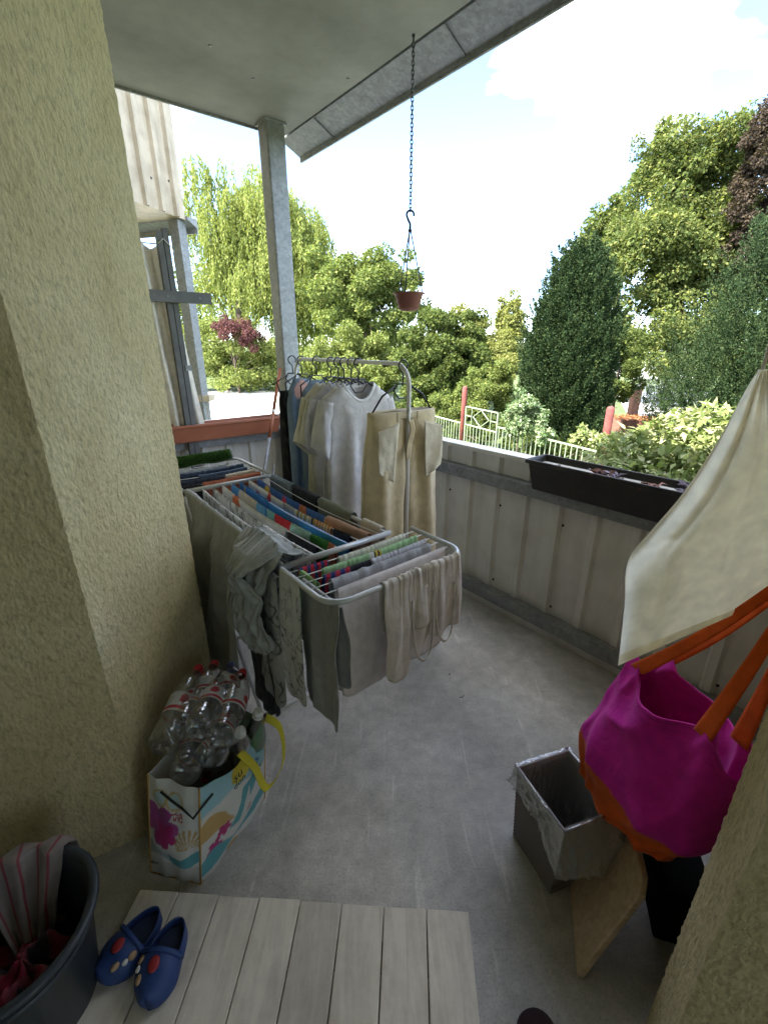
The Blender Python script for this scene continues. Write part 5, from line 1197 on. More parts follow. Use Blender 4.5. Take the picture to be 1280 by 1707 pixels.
# ================================================================== plank mat on the floor
bL = fl(235, 1495); bR = fl(780, 1530); bd = (bR - bL).normalized(); bb = Vector((bd.y, -bd.x, 0))
if bb.y > 0: bb = -bb
mat_e = empty('plank_mat', bL + bd * .45 + bb * .3, 'low platform of whitewashed planks on the floor at the bottom of the picture', 'wooden mat')
npk = 8; wtot = (bR - bL).length; pw = wtot / npk
for i in range(npk):
    g = .0012 + .0006 * random.random(); c = bL + bd * (pw * (i + .5)) + bb * (.40 + random.uniform(-.003, .003)) + Z * (.021 + random.uniform(-.0008, .0008))
    q = MB(); q.box(c, bd, bb, Z, pw / 2 - g, .40, .009); o = q.build('plank', M['plank'], mat_e, bevel=.0022)
for f in (.10, .68):
    q = MB(); q.box(bL + bd * wtot / 2 + bb * f + Z * .0055, bd, bb, Z, wtot / 2 - .02, .03, .0055); q.build('batten', M['dark_wood'], mat_e)
MATZ = .031
# ================================================================== clogs
def clog(heel, toe, label, side):
    ax = (toe - heel); L = ax.length + .012; ax.z = 0; ax.normalize(); sx = Vector((ax.y, -ax.x, 0)); hl = Vector((heel.x, heel.y, MATZ)) - ax * .006
    e = empty('clog', hl + ax * L / 2, label, 'clog', 'pair of blue clogs')
    def wv(v): return (.026 + .0125 * math.sin(math.pi * min(1, v * 1.0)) + .009 * math.exp(-((v - .72) / .2) ** 2)) * math.sqrt(max(0, 1 - abs(2 * v - 1) ** (3.2 if v < .5 else 7))) + .0005
    def shift(v): return side * .006 * math.sin(math.pi * v)
    def sole(u, v):
        a = u * TAU; w_ = wv(v) + .003; x = w_ * math.cos(a); z = .010 + .010 * max(-1, min(1, 1.6 * math.sin(a)))
        return hl + ax * (L * v) + sx * (x + shift(v)) + Z * z
    grid_obj('sole', sole, 26, 26, (1, 1, 1), M['clog'], e, 0, closed=True)
    def upper(u, v):     # dome over the toes, low wall round the heel
        vv = v; w_ = wv(vv); op = smooth01((vv - .40) / .10)
        a = math.pi * u; top = lerp(.030, .050 - .016 * smooth01((vv - .62) / .38), op)
        full = hl + ax * (L * vv) + sx * (w_ * math.cos(a) * (1 + .06 * math.sin(a)) + shift(vv)) + Z * (.014 + top * math.sin(a) ** .75)
        if op < 1:        # keep to the side walls behind the opening
            s_ = 1 if u < .5 else -1; k = abs(u - .5) * 2; wall = hl + ax * (L * vv) + sx * (s_ * w_ * (1 - .10 * (1 - k)) + shift(vv)) + Z * (.014 + .030 * (1 - k))
            return wall.lerp(full, op)
        return full
    vs = []; nu_, nv_ = 36, 40; fs = []
    for j in range(nv_ + 1):
        for i in range(nu_ + 1): vs.append(upper(i / nu_, j / nv_))
    for j in range(nv_):
        for i in range(nu_):
            if j / nv_ < .42 and abs(i + .5 - nu_ / 2) < 1: continue
            fs.append((j * (nu_ + 1) + i, j * (nu_ + 1) + i + 1, (j + 1) * (nu_ + 1) + i + 1, (j + 1) * (nu_ + 1) + i))
    o = mesh_obj('upper', vs, fs, M['clog'], e, True); md = o.modifiers.new('t', 'SOLIDIFY'); md.thickness = .004; md.offset = -1
    grid_obj('footbed', lambda u, v: hl + ax * (L * (.05 + .55 * v)) + sx * ((u - .5) * 1.7 * wv(.05 + .55 * v) + shift(v)) + Z * (.0235 + .002 * math.sin(math.pi * v)), 8, 12, (1, 1, 1), M['clog_in'], e, 0)
    q = MB(); pts = [hl + ax * (L * (.46 + .03 * math.sin(math.pi * k / 14))) + sx * (math.cos(math.pi * k / 14) * (wv(.46) + .004) + shift(.46)) + Z * (.034 + .034 * math.sin(math.pi * k / 14)) for k in range(15)]
    q.tube(pts, .0058, 8); q.build('strap', M['clog'], e, True)
    for s in (0, 14):
        q = MB(); dvv = (sx if s == 0 else -sx); q.lathe(pts[s] + dvv * .003, [(0, .003), (.004, .003), (.005, 0)], 10, ax=dvv); q.build('rivet', M['clog_in'], e, True)
    for (v, u, r1, r2, mt) in ((.66, .50, .0125, .016, 'charm_red'), (.60, .22, .008, .010, 'charm_tan'), (.80, .30, .007, .011, 'charm_tan'), (.70, .24, .006, .007, 'charm_white')):
        p = upper(u if side > 0 else 1 - u, v); p2 = upper((u if side > 0 else 1 - u) + .02, v); p3 = upper(u if side > 0 else 1 - u, v + .03)
        nn2 = (p2 - p).cross(p3 - p).normalized()
        if nn2.z < 0: nn2 = -nn2
        m_ = MB(); m_.lathe(p + nn2 * .0035, [(0, .005), (r1 * .7, .0045), (r1, .002), (r1, 0)], 18, ax=nn2, xd=ax)
        for i_, vv in enumerate(m_.v):
            d_ = vv - p; m_.v[i_] = p + d_ + ax * (d_.dot(ax) * (r2 / r1 - 1))
        m_.build('charm', M[mt], e, True)
clog(fl(262, 1528, .05), fl(170, 1628, .05), "blue child's foam clog on the left of the pair", -1)
clog(fl(300, 1545, .05), fl(248, 1672, .05), "blue child's foam clog on the right of the pair", 1)
# ================================================================== dark wash tub
tc_ = Vector((-.795, .572, 0)); tub = empty('wash_tub', tc_, 'dark grey plastic wash tub in the bottom left corner', 'tub')
q = MB(); q.lathe(tc_, [(0, .001), (.105, .001), (.115, .012), (.150, .285), (.166, .292), (.170, .300), (.166, .308), (.152, .306), (.146, .296), (.110, .018), (0, .016)], 56); q.build('shell', M['tub'], tub, True)
q = MB(); q.lathe(tc_ + Z * .245, [(.1455, 0), (.1500, .004), (.1510, .010), (.1475, .014)], 56); q.build('ridge', M['tub'], tub, True)
def heap(u, v):
    a = u * TAU; r_ = .108 * v; return tc_ + Vector((math.cos(a) * r_, math.sin(a) * r_, .115 + .05 * (1 - v) + .05 * fbm((math.cos(a) * v * 2.2, math.sin(a) * v * 2.2, 4)) + .02 * math.sin(5 * a + 6 * v)))
def heap_c(u, v):
    n_ = noise.noise(Vector((math.cos(u * TAU) * v * 3, math.sin(u * TAU) * v * 3, 8))); return (.30, .03, .06) if n_ > .05 else ((.04, .03, .035) if n_ < -.2 else (.22, .05, .07))
h = grid_obj('crumpled_cloth', heap, 70, 30, heap_c, M['cloth'], None, .003, closed=True); tag(h, 'crumpled dark red cloth lying inside the wash tub', 'cloth')
rimp = lambda s: tc_ + Vector((math.cos(math.radians(lerp(150, 82, s))) * .160, math.sin(math.radians(lerp(150, 82, s))) * .160, .312))
def rag(u, v):
    p = rimp(u); rd = (tc_ - p); rd.z = 0; rd.normalize(); d = (v - .3) * .30
    wob = .010 * math.sin(u * 16 + v * 2) + .006 * noise.noise(Vector((u * 6, v * 5, 1)))
    if d < 0: return p - rd * (.012 + wob * .6 + .02 * min(1, -d / .03)) + Z * (.004 + d * .95)
    return p + rd * (.012 + d * .42 + wob) + Z * (.004 - d * .85)
def rag_c(u, v): return (.20, .05, .06) if abs(((u * 5.2) % 1) - .5) < .09 else (.20, .17, .155)
r_ = grid_obj('striped_rag', rag, 60, 40, rag_c, M['cloth'], None, .003); tag(r_, 'greyish rag with dark red stripes hanging over the wash tub rim', 'rag')

# ================================================================== printed shopping bag with bottles
BT = [fl(247, 1290, .335), fl(332, 1315, .335), fl(440, 1195, .335)]
BT.append(BT[0] + (BT[2] - BT[1])); BBt = [fl(252, 1455), fl(335, 1475)]
ld = (BT[2] - BT[1]); ld.z = 0; ldn = ld.normalized(); BBt += [BBt[1] + ldn * .285, BBt[0] + ldn * .285]
sb = empty('shopping_bag', (BBt[0] + BBt[2]) / 2, 'printed plastic shopping bag with beach motifs, full of empty bottles', 'bag')
wht = (.62, .61, .56); cyan = (.30, .52, .58); teal = (.10, .33, .36); tan = (.50, .33, .12); mag = (.42, .03, .16); pur = (.36, .07, .26); yel = (.62, .50, .05); sand = (.52, .44, .30)
def flower(u, v, cu_, cv, r, asp, n=5):
    dx = (u - cu_) * asp; dy = v - cv; a = math.atan2(dy, dx); d = math.hypot(dx, dy); return d < r * (.55 + .45 * abs(math.cos(n * a / 2 + .6)))
def face_front(u, v):   # u left to right, v bottom to top
    asp = .5; c = wht
    if v < .34 + .05 * math.sin(u * 6 + 1) and v > .22 + .06 * math.sin(u * 7): c = teal if u > .45 else (.35, .40, .40)
    if v < .20: c = (.50, .49, .43)
    if flower(u, v, .26, .60, .20, asp): c = pur
    if flower(u, v, .40, .50, .12, asp): c = mag
    d = math.hypot((u - .82) * asp * 1.1, v - .47); a = math.atan2(v - .40, (u - .82) * asp)
    if d < .12 and a > 0 and math.sin(a * 22) > -.2: c = tan
    for k in (.28, .58):
        d = math.hypot((u - k) * asp, (v - .84)); 
        if d < .075: c = (.45, .58, .58)
        if .062 < d < .080: c = (.55, .40, .18)
    if abs((u - .62) * asp) < .05 and abs(v - .70) < .045 and noise.noise(Vector((u * 40, v * 60, 1))) > 0: c = (.45, .05, .08)
    return c
def face_side(u, v):    # u near to far, v bottom to top
    asp = .9; c = wht
    if v > .62 + .12 * math.sin(u * 4 + .4): c = cyan
    if math.hypot((u - .50) * asp, v - .86) < .14 + .02 * math.sin(11 * u + 9 * v): c = yel
    if .42 < v < .58 + .06 * math.sin(u * 12) and u < .34 + .05 * math.sin(v * 20): c = tan
    if .30 < v < .62 and abs(u - .48 - (v - .45) * .6) < .06: c = teal
    if .44 < v < .62 and u > .62 and u - .62 < (v - .44) * 2: c = teal
    if flower(u, v, .16, .26, .085, asp) or flower(u, v, .27, .37, .075, asp): c = mag
    if v < .20 + .05 * math.sin(u * 9) and v > .06 + .05 * u: c = teal
    if flower(u, v, .62, .30, .05, asp, 7): c = (.50, .18, .12)
    return c
def bag_face(A, B, Cc, Dd, colf, name, seed, bulge=.022, dip=.0):
    """A,B bottom corners, C,D top corners over B and A; the cloth bulges a little"""
    nrm = (B - A).cross(Dd - A).normalized(); mid = (BBt[0] + BBt[2]) / 2
    if nrm.dot((A + B) / 2 - mid) < 0: nrm = -nrm
    def fn(u, v):
        p = A.lerp(B, u).lerp(Dd.lerp(Cc, u), v)
        k = math.sin(math.pi * u) * math.sin(math.pi * min(1, v * .9 + .05)); return p + nrm * (bulge * k + .013 * noise.noise(Vector((u * 3.4 + seed, v * 4, 1))) * min(1, 6 * u * (1 - u))) - Z * (dip * math.sin(math.pi * u) * v ** 4)
    return grid_obj(name, fn, 64, 90, colf, M['print'], sb, .0008)
fpan = bag_face(BBt[0], BBt[1], BT[1], BT[0], face_front, 'front_panel', 1)
span = bag_face(BBt[1], BBt[2], BT[2], BT[1], face_side, 'side_panel', 5, .030, .05)
bag_face(BBt[2], BBt[3], BT[3], BT[2], wht, 'back_panel', 7)
bag_face(BBt[3], BBt[0], BT[0], BT[3], wht, 'side_panel', 9)
mesh_obj('bottom_panel', [p + Z * .003 for p in BBt], [(0, 1, 2, 3)], M['white_plastic'], sb)
piping = plain('orange_piping', (.50, .28, .07), .6)
for i in (0, 1, 2):
    q = MB(); q.tube([BBt[i] + Z * .003, BBt[i].lerp(BT[i], .5), BT[i]], .0028, 6); q.build('piping', piping, sb, True)
for a_, b_ in ((0, 1), (1, 2)):
    q = MB(); q.tube([BBt[a_] + Z * .004, BBt[b_] + Z * .004], .0028, 6); q.build('piping', piping, sb, True)
# hand straps: yellow loop flopped down over the long side, dark cord at the front
sn = ldn.cross(Z); sn = sn if sn.dot(BT[1] - BT[0]) > 0 else -sn
def strap_y(u, v):
    p = [BT[1] + ldn * .150 + Z * -.025, BT[1] + ldn * .160 + sn * .040 - Z * .075, BT[1] + ldn * .165 + sn * .075 - Z * .150, BT[1] + ldn * .235 + sn * .085 - Z * .115, BT[1] + ldn * .268 + sn * .060 - Z * .02, BT[1] + ldn * .262 + sn * .012 + Z * .012]
    t = u * (len(p) - 1); i = min(int(t), len(p) - 2); f = t - i
    g = lambda k: p[max(0, min(len(p) - 1, k))]
    a0, a1, a2, a3 = g(i - 1), g(i), g(i + 1), g(i + 2)
    m_ = a1 + (a2 - a0) * .5 * f + (a0 * 2 - a1 * 5 + a2 * 4 - a3) * .5 * f * f + (a1 * 3 - a0 - a2 * 3 + a3) * .5 * f ** 3
    wd = Vector((.35, .2, .9)).normalized() * (1 - .9 * u) + ldn * (.25 + .9 * u); wd.normalize()
    return m_ + ldn * ((v - .5) * .026) * (1 - .5 * u) + Z * ((v - .5) * .022 * u) + sn * .004
grid_obj('strap', strap_y, 50, 4, (.58, .50, .05), M['cloth'], sb, .0022)
q = MB(); fA = BT[0].lerp(BT[1], .42); fB = BT[1] + ldn * .03
fo = (BT[0] - BT[3]).normalized() * .030
q.tube([fA + fo - Z * .01, fA.lerp(fB, .3) + fo * 1.2 - Z * .040, fA.lerp(fB, .6) + fo * 1.5 - Z * .058, BT[1] + fo * 1.3 + sn * .006 - Z * .062, fB + sn * .010 - Z * .05], .0035, 8); q.build('cord_handle', M['black'], sb, True)
def text(body, size, org, xd, yd, mat, parent, name='lettering', ext=.0004):
    cv = bpy.data.curves.new(name, 'FONT'); cv.body = body; cv.size = size; cv.extrude = ext
    o = bpy.data.objects.new(name, cv); S.collection.objects.link(o)
    xd = Vector(xd).normalized(); yd = Vector(yd); yd = (yd - xd * yd.dot(xd)).normalized(); zd = xd.cross(yd)
    mtx = Matrix((xd, yd, zd)).transposed().to_4x4(); mtx.translation = Vector(org)
    dg = bpy.context.evaluated_depsgraph_get(); me = bpy.data.meshes.new_from_object(o.evaluated_get(dg)); bpy.data.objects.remove(o, do_unlink=True)
    me.transform(mtx); me.name = name; me.materials.clear(); me.materials.append(mat); o2 = bpy.data.objects.new(name, me); return link(o2, parent)
def on_side(u, v, off=.034): return BBt[1].lerp(BBt[2], u).lerp(BT[1].lerp(BT[2], u), v) + sn * off
text('su', .040, on_side(.36, .80), ldn, Z, M['black'], span); text('don', .030, on_side(.36, .72), ldn, Z, M['black'], span)
fx = (BBt[1] - BBt[0]).normalized()
text('dm', .020, BBt[0].lerp(BT[0], .30) + fx * .045 + fo * 1.5, fx, Z, M['black'], fpan)
# bottles
LAB = {}
def bottle(base, ax, label, L=.31, r=.043, cap='red_plastic', body='pet', lab='red', twist=0.0):
    ax = ax.normalized(); e = empty('plastic_bottle', base, label, 'bottle', 'empty bottles in the shopping bag'); k = L / .31; q = MB()
    prof = [(.002, .010), (.018, .008), (.028, .000), (.038, .004), (.043, .016), (.0425, .030), (.0405, .036), (.043, .044), (.043, .090), (.0415, .098), (.0415, .168), (.043, .176), (.0425, .195), (.038, .222), (.028, .252), (.017, .275), (.0135, .284), (.0135, .292)]
    pr = [(a * r / .043 * (1 if a > .02 else 1), h * k) for a, h in prof]
    q.lathe(base, pr, 28, ax=ax); bm_ = q
    for i_, v_ in enumerate(bm_.v):
        ring = i_ // 28; a = (i_ % 28) / 28 * TAU
        if ring < 4: bm_.v[i_] = v_ + ax * (.006 * k * (.5 + .5 * math.cos(5 * a)))
        elif ring < 15:
            d_ = v_ - base; rd = d_ - ax * d_.dot(ax); bm_.v[i_] = v_ + rd * (.06 * noise.noise(d_ * 22 + base * 9))
    bm_.build('body', M[body], e, True)
    q = MB(); q.lathe(base + ax * (.286 * k), [(0, .020), (.0125, .020), (.0145, .018), (.0150, 0), (.0135, 0)], 20, ax=ax); q.build('cap', M[cap], e, True)
    q = MB(); q.lathe(base + ax * (.278 * k), [(.0138, 0), (.0165, .002), (.0165, .005), (.0138, .006)], 20, ax=ax); q.build('neck_ring', M[cap], e, True)
    if lab:
        x = ax.cross(Vector((0, 0, 1))).normalized(); y = ax.cross(x); n_ = 48
        def lf(u, v):
            a = u * TAU + twist; return base + ax * ((.099 + .068 * v) * k) + (x * math.cos(a) + y * math.sin(a)) * (r * .985)
        def lc(u, v):
            if lab == 'red':
                if v < .10 or v > .93: return (.62, .60, .58)
                if v < .26: return (.42, .015, .03)
                uu = (u * 3) % 1
                if math.hypot((uu - .3) * 1.5, v - .66) < .24: return (.45, .02, .03)
                if .55 < uu < .9 and .45 < v < .85 and math.sin(v * 60) > .2: return (.30, .33, .36)
                if math.hypot((uu - .75) * 1.4, (v - .38) * 1.6) < .12: return (.25, .45, .50)
                return (.60, .58, .57)
            return (.24, .42, .44) if v < .9 else (.10, .30, .28)
        e_lab = grid_obj('label', lf, n_, 24, lc, M['print'], e, 0, closed=True); LAB[e.name] = e_lab
    return e
def by_px(p0, z0, p1, L=.31, low=False):
    B = fl(*p0, z0); best = None
    for i in range(200):
        T = fl(*p1, z0 - .12 + i * .002) if low else fl(*p1, z0 - .25 + i * .004); d = abs((T - B).length - L)
        if best is None or d < best[0]: best = (d, T)
        elif low and best[0] < .01: break
    return B, best[1] - B
def put(p0, z0, p1, label, L=.31, low=False, **kw):
    B, ax = by_px(p0, z0 + .03, p1, L, low); return bottle(B, ax, label, L, **kw)
put((268, 1250), .345, (333, 1110), 'clear bottle with red and white label at the left of the heap', low=True, twist=.4)
put((331, 1218), .40, (377, 1124), 'clear bottle with white cap lying on top of the heap', cap='white_plastic', low=True, twist=2.2)
put((372, 1232), .36, (405, 1118), 'clear bottle with red label at the right of the heap, leaning back', low=True, twist=1.2)
put((306, 1292), .32, (345, 1200), 'clear bottle with red banded label lowest at the front of the heap', L=.27, cap='white_plastic', low=True, twist=3.0)
put((384, 1215), .33, (343, 1300), 'unlabelled clear bottle with its red cap pointing at the viewer', L=.27, lab=None)
put((330, 1200), .36, (358, 1104), 'clear bottle with red cap standing at the back left of the heap', twist=.9)
put((372, 1190), .36, (385, 1108), 'clear bottle with bluish cap at the back of the heap', cap='blue_white', twist=2.6)
put((300, 1222), .37, (345, 1128), 'clear bottle with red label wedged between the left and the top bottle', low=True, twist=1.7)
put((352, 1262), .35, (388, 1168), 'clear bottle with white cap in the middle of the heap, below the top one', low=True, cap='white_plastic', twist=.2)
B_ = fl(402, 1270, .20); bottle(B_, (fl(401, 1225, .36) - B_), 'small clear bottle with white and blue cap at the right of the heap', .19, .032, 'white_plastic', 'pet', None)
B_ = fl(415, 1300, .10); axv = (fl(431, 1186, .395) - B_)
al = bottle(B_, axv, 'green aloe drink bottle with white cap standing in the right corner of the bag', .31, .034, 'white_plastic', 'pet_green', 'aloe')
axn = axv.normalized(); vdir = (O - B_); vdir = (vdir - axn * vdir.dot(axn)).normalized(); xdr = axn.cross(vdir) * 1
xdr = -vdir.cross(axn) if (-vdir.cross(axn)).x > 0 else vdir.cross(axn)
for i, t_ in enumerate(('ALOE', 'VERA')):
    text(t_, .017, B_ + axn * (.135 - .0165 * i) + vdir * .0352 - xdr * .020, xdr, axn, plain('teal_print', (.02, .10, .22), .5), LAB[al.name])
q = MB(); q.lathe(B_ + axn * .160 + vdir * .0345, [(0, .0012), (.006, .0012), (.007, 0)], 16, ax=vdir); q.build('emblem', M['red_plastic'], LAB[al.name])

# ================================================================== waste bin with liner
TZ = .285
TT = [fl(862, 1278, TZ), fl(948, 1250, TZ), fl(1033, 1350, TZ), fl(940, 1385, TZ)]       # left, back, right, front
B0 = [fl(857, 1420), None, fl(985, 1440), fl(908, 1512)]
cB = sum(TT, Vector()) / 4; cB.z = 0
BQ = [Vector((cB.x, cB.y, 0)) + (Vector((t.x, t.y, 0)) - cB) * .88 for t in TT]
bn = empty('waste_bin', cB, 'taupe ribbed plastic waste bin with a clear liner', 'bin')
def wall_face(i, j, ins=0.0):
    vs = []; fs = []; nr = 40
    c_ = cB
    for k in range(nr + 1):
        v = k / nr; out_ = (.0012 if k % 2 else -.0012)
        for (A, B, s) in ((BQ[i], TT[i], 0), (BQ[j], TT[j], 1)):
            p = A.lerp(B, v); d = Vector((p.x - c_.x, p.y - c_.y, 0)); vs.append(p + d.normalized() * (out_ - ins))
    for k in range(nr): fs.append((2 * k, 2 * k + 1, 2 * k + 3, 2 * k + 2))
    return vs, fs
for i in range(4):
    vs, fs = wall_face(i, (i + 1) % 4); vs2, fs2 = wall_face(i, (i + 1) % 4, .006)
    m_ = MB(); m_.add(vs, fs); m_.add(vs2, [tuple(reversed(f)) for f in fs2]); m_.add([vs[-2], vs[-1], vs2[-1], vs2[-2]], [(0, 1, 2, 3)]); m_.build('side', M['bin'], bn)
mesh_obj('base', [p + Z * .002 for p in BQ], [(0, 1, 2, 3)], M['bin'], bn)
per_ = [TT[i] for i in range(4)]
def rim(u):
    t = (u % 1) * 4; i = int(t) % 4; return per_[i].lerp(per_[(i + 1) % 4], t - int(t))
def liner(u, v):
    p = rim(u); o_ = Vector((p.x - cB.x, p.y - cB.y, 0)).normalized(); cor = abs(((u * 4) % 1) - .5) * 2
    hangd = .040 + .070 * max(0, math.cos(TAU * (u - .60))) ** .7 + .018 * noise.noise(Vector((math.cos(u * TAU) * 3, math.sin(u * TAU) * 3, 2))) + .015 * cor ** 4
    cr = noise.noise(Vector((math.cos(u * TAU) * 9, math.sin(u * TAU) * 9, v * 5))) * .006 + .003 * noise.noise(Vector((u * 70, v * 9, 3)))
    if v < .5:      # inside, down to the bottom
        k = 1 - v * 2; q_ = Vector((cB.x, cB.y, 0)).lerp(Vector((p.x, p.y, 0)), (.97 - .13 * k) * (1 if k < .96 else .9)); return q_ + Z * (TZ + .004 - (TZ - .03) * k) - o_ * (.004 + abs(cr))
    k = (v - .5) * 2; return p + o_ * (.005 + (.012 + .030 * max(0, math.cos(TAU * (u - .58)))) * k + abs(cr) * (1 + 2.5 * k)) + Z * (.006 * (1 - k) - hangd * k * 1.35 + cr * .5)
grid_obj('liner', liner, 160, 48, (1, 1, 1), M['liner'], bn, 0, closed=True)
# dark flat thing behind the bin
q = MB(); k0 = fl(1000, 1300, .1); q.box(Vector((k0.x + .10, k0.y + .10, .10)), U, N, Z, .10, .03, .10)
tag(q.build('storage_crate', M['tub'], None, bevel=.01), 'dark crate in the shade behind the waste bin', 'crate')
bxd = (fl(1045, 1335, .235) - fl(1073, 1484, .22)); bxd.z = 0; bxd.normalize(); bxn = Vector((bxd.y, -bxd.x, 0)); bxc = Vector((.785, .815, 0))
q = MB(); q.box(bxc + Z * .095, bxd, bxn, Z, .135, .048, .094); sbx = q.build('dark_area_box', plain('dark_area_black', (.008, .008, .008), 1.0, spec=.02), None, bevel=.006)  # guessed black box, added to fill a very dark shaded area
tag(sbx, 'black box filling in the deep shade under the magenta tote, behind the pine board', 'box')
q = MB(); q.box(bxc + Z * .1945, bxd, bxn, Z, .139, .052, .005); q.build('lid', sbx.data.materials[0], sbx, bevel=.002)
# ================================================================== leaning pine board
wp = [fl(960, 1630, .0), fl(1073, 1484, .22), fl(1080, 1416, .235), fl(1045, 1335, .235)]
e1 = (wp[1] - wp[0]); far_dir = (wp[3] - wp[1]); far_dir.z = 0; far_dir.normalize()
A_, B_ = wp[0], wp[1]; D2 = A_ + far_dir * .34; C2 = B_ + far_dir * .34
nrm = (B_ - A_).cross(far_dir).normalized(); nrm = nrm if nrm.z > 0 else -nrm
ch_ = [A_, A_.lerp(B_, .92), B_ + far_dir * .03, C2, D2]; th = .020
m_ = MB(); kk = len(ch_); m_.add([p + Z * .004 for p in ch_] + [p - nrm * th + Z * .012 for p in ch_], [tuple(range(kk)), tuple(reversed(range(kk, 2 * kk)))] + [(i, kk + i, kk + (i + 1) % kk, (i + 1) % kk) for i in range(kk)])
wbo = m_.build('pine_board', M['wood'], None, bevel=.004); tag(wbo, 'light pine board leaning beside the waste bin', 'board')
# ================================================================== magenta tote bag
tb = empty('tote_bag', AB(.24, 1.06, .28), 'magenta tote bag with orange bottom and orange handles hanging at the right', 'bag')
wd_ = (U * .90 + N * .44).normalized(); dp_ = Vector((-wd_.y, wd_.x, 0))       # width, depth
if dp_.dot(N) > 0: dp_ = -dp_                                                 # towards the camera
magc = (.46, .016, .26); orc = (.62, .10, .015)
def tote(u, v):
    a = u * TAU; ca_, sa_ = math.cos(a), math.sin(a)
    hw = lerp(.150, .195, smooth01(v / .30)) if v < .30 else lerp(.195, .165, (v - .30) / .70)
    hd = lerp(.070, .105, smooth01(v / .35)) if v < .35 else lerp(.105, .070, (v - .35) / .65)
    c = AB(lerp(.255, .20, v), lerp(1.06, 1.13, v), .275 + .36 * v)
    f = .020 * smooth01((v - .3) / .6) * math.sin(5 * a + .6) + .010 * noise.noise(Vector((ca_ * 2, sa_ * 2, v * 3))) + .006 * math.sin(9 * a + 7 * v) + .024 * ridged(ca_ * 1.6 + v, sa_ * 1.6 + 2 * v, v * 1.3 + 3)
    top = .028 * math.sin(4 * a - .9) * smooth01((v - .55) / .45) - .05 * max(0, -ca_) * v * v
    x = hw * (abs(ca_) ** .8) * (1 if ca_ >= 0 else -1)
    return c + wd_ * x + dp_ * (hd * sa_ + f * abs(sa_)) + Z * (top - .04 * (1 - v) * (1 - abs(sa_)) * 0)
def tote_c(u, v): return orc if v < .27 + .07 * math.cos(u * TAU) else magc
grid_obj('pouch', tote, 110, 60, tote_c, M['cloth'], tb, .0025, closed=True)
grid_obj('base', lambda u, v: tote(u, 0).lerp(AB(.255, 1.06, .262), v), 60, 6, orc, M['cloth'], tb, .002, closed=True)
grid_obj('rim_hem', lambda u, v: tote(u, 1) + Z * (.002 * math.sin(v * TAU)) + dp_ * (.0035 * math.cos(v * TAU)), 110, 6, (.44, .02, .24), M['cloth'], tb, 0, closed=True)
for vv_, cc_ in ((.975, (.30, .01, .17)), (.93, (.30, .01, .17))):
    grid_obj('stitching', lambda u, v, vv_=vv_: tote(u, vv_ + .004 * v) + (tote(u, vv_) - AB(.22, 1.10, tote(u, vv_).z)).normalized() * .0022, 110, 1, cc_, M['cloth'], tb, 0, closed=True)
hookp = AB(.075, 1.15, 1.06)
def handle(pa, pb, hk, name, wdv):
    def fn(u, v):
        s = u * 2
        if s < 1: p = pa.lerp(hk, s); tw = s
        else: p = hk.lerp(pb, s - 1); tw = 2 - s
        p = p + Z * (-.025 * math.sin(math.pi * (s % 1)) ) + Z * .010 * (1 - abs(u - .5) * 2) ** 6
        w_ = (wd_ * (1 - .75 * tw) + wdv * (.4 * tw) + Z * .2 * tw); return p + w_ * ((v - .5) * .042)
    return grid_obj(name, fn, 60, 5, orc, M['cloth'], tb, .003)
handle(tote(.14, .97), tote(.33, .97), hookp - dp_ * .0 + Z * .004, 'handle', dp_ * .8)
handle(tote(.86, .97), tote(.64, .97), hookp - dp_ * .02, 'handle', -dp_ * .8)
def wall_hook(p, label):
    e = empty('wall_hook', p, label, 'hook'); w0 = p - U * (p.dot(U) - .05)
    q = MB(); q.tube([w0, p, p + U * .02 + Z * .018], .005, 8); q.build('arm', M['galv'], e, True)
    q = MB(); q.lathe(w0, [(0, .006), (.016, .006), (.018, 0)], 14, ax=U); q.build('plate', M['galv'], e, True)
wall_hook(hookp - Z * .006, 'steel wall hook carrying the magenta tote bag')
# ================================================================== white drawstring bag
Lp = [(1263, 616), (1240, 655), (1196, 735), (1140, 820), (1085, 885), (1047, 935), (1041, 1010), (1030, 1110)]
Rp = [(1300, 616), (1330, 650), (1390, 720), (1440, 800), (1465, 860), (1475, 900), (1470, 925), (1450, 925)]
DL = [.86, .86, .85, .84, .83, .82, .82, .83]; DR = [.86, .88, .92, .95, .97, .98, .98, .98]
def pick(lst, v):
    t = v * (len(lst) - 1); i = min(int(t), len(lst) - 2); f = t - i; g = lambda k: lst[max(0, min(len(lst) - 1, k))]
    def cat_(p0, p1, p2, p3): return p1 + .5 * f * (p2 - p0 + f * (2 * p0 - 5 * p1 + 4 * p2 - p3 + f * (3 * (p1 - p2) + p3 - p0)))
    if isinstance(lst[0], tuple): return tuple(cat_(*[g(i + k)[c_] for k in (-1, 0, 1, 2)]) for c_ in range(2))
    return cat_(*[g(i + k) for k in (-1, 0, 1, 2)])
wbag = empty('drawstring_bag', at(1180, 1000, .9), 'white cotton drawstring bag hanging at the right edge, above the magenta tote', 'bag')
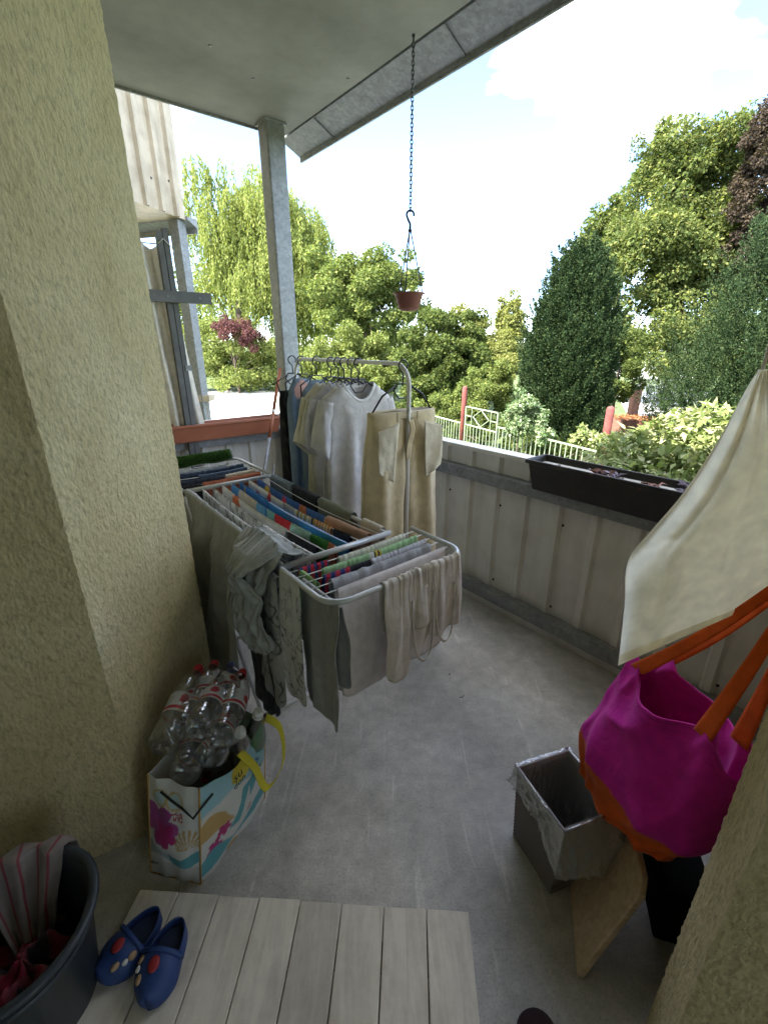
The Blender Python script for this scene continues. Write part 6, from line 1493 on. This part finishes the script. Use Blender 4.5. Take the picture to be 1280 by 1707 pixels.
def wface(sgn):
    def fn(u, v):
        l = pick(Lp, v); r = pick(Rp, v); Pl = at(*l, pick(DL, v)); Pr = at(*r, pick(DR, v))
        p = Pl.lerp(Pr, u); vd = (p - O).normalized(); k = math.sin(math.pi * u) ** .7
        g = max(0, 1 - v / .22); pl_ = math.sin(u * 60) * .006 * g + math.sin(u * 17 + 1) * .010 * max(0, 1 - v / .7) + .010 * noise.noise(Vector((u * 4, v * 4, sgn)))
        seam = .011 * math.exp(-((u - .20 + .1 * v) / .022) ** 2) + .010 * math.sin(u * 9 + 2.2 * v) * smooth01(v / .3) + .012 * ridged(u * 2.2 + v, v * 2.4 - u, 7 + sgn)
        seam += .034 * smooth01(v / .15) * (1 - .4 * v) * ridged(u * 4.6 + .3 * v, v * .9, 11 + sgn)
        b_ = (.055 * smooth01(v / .4) * (1 - .55 * smooth01((v - .72) / .28)) + .018) * k
        return p - vd * sgn * (b_ + pl_ * k + seam)  + Z * 0
    return fn
wc_ = (.93, .875, .71)
M['bagcloth'] = cloth_mat('white_cotton', .72, 700)
grid_obj('front_panel', wface(1), 80, 80, wc_, M['bagcloth'], wbag, 0)
grid_obj('back_panel', wface(-1), 60, 60, wc_, M['bagcloth'], wbag, 0)
sp0 = wface(1)
grid_obj('hem', lambda u, v: sp0(u, .965 + .035 * v) - (sp0(u, 1) - O).normalized() * (.0022 * (1 - (2 * v - 1) ** 4)), 60, 6, wc_, M['bagcloth'], wbag, 0)
tp = at(1272, 612, .86)
q = MB(); q.tube([tp - Z * .012, tp + Z * .05, Vector((tp.x + .004, tp.y, 1.80))], .0032, 8); q.build('cord', M['cord'], wbag, True)
ls = [at(1263, 640, .845), at(1271, 618, .85), at(1279, 640, .85), at(1275, 668, .845)]
q = MB(); q.tube(ls, .0028, 6, closed=True); q.build('cord_loop', M['cord'], wbag, True)
fz = sp0(.535, .66); text('Z', .075, fz - (fz - O).normalized() * .004 , (sp0(.62, .66) - fz), Z, M['black'], wbag)
wall_hook(Vector((tp.x + .004, tp.y, 1.80)), 'steel wall hook above the white drawstring bag')
# ================================================================== bits on the floor
def crumb(px, py, l, lab, mt='black'):
    p = fl(px, py); m_ = MB(); n_ = 8; a0 = random.uniform(0, 6)
    m_.tube([p + Z * .0022 + Vector((math.cos(a0 + 2.6 * k / n_), math.sin(a0 + 2.6 * k / n_), 0)) * l for k in range(n_ + 1)], .0016, 5)
    tag(m_.build('thread', M[mt], None, True), lab, 'thread', 'bits of thread on the floor')
crumb(768, 1160, .012, 'small curled dark thread on the floor below the beige jersey', 'dark_wood')
crumb(748, 1124, .006, 'tiny dark thread on the floor right under the beige jersey')
# shoe tip just entering at the bottom
sh = MB(); p = fl(898, 1722, .03); sh.lathe(Vector((p.x, p.y, 0)), [(0, 0), (.045, 0), (.046, .012), (.040, .030), (.02, .040), (0, .042)], 24)
tag(sh.build('slipper', plain('maroon_felt', (.03, .01, .012), .9), None, True), 'dark slipper toe peeking in at the bottom edge', 'slipper')
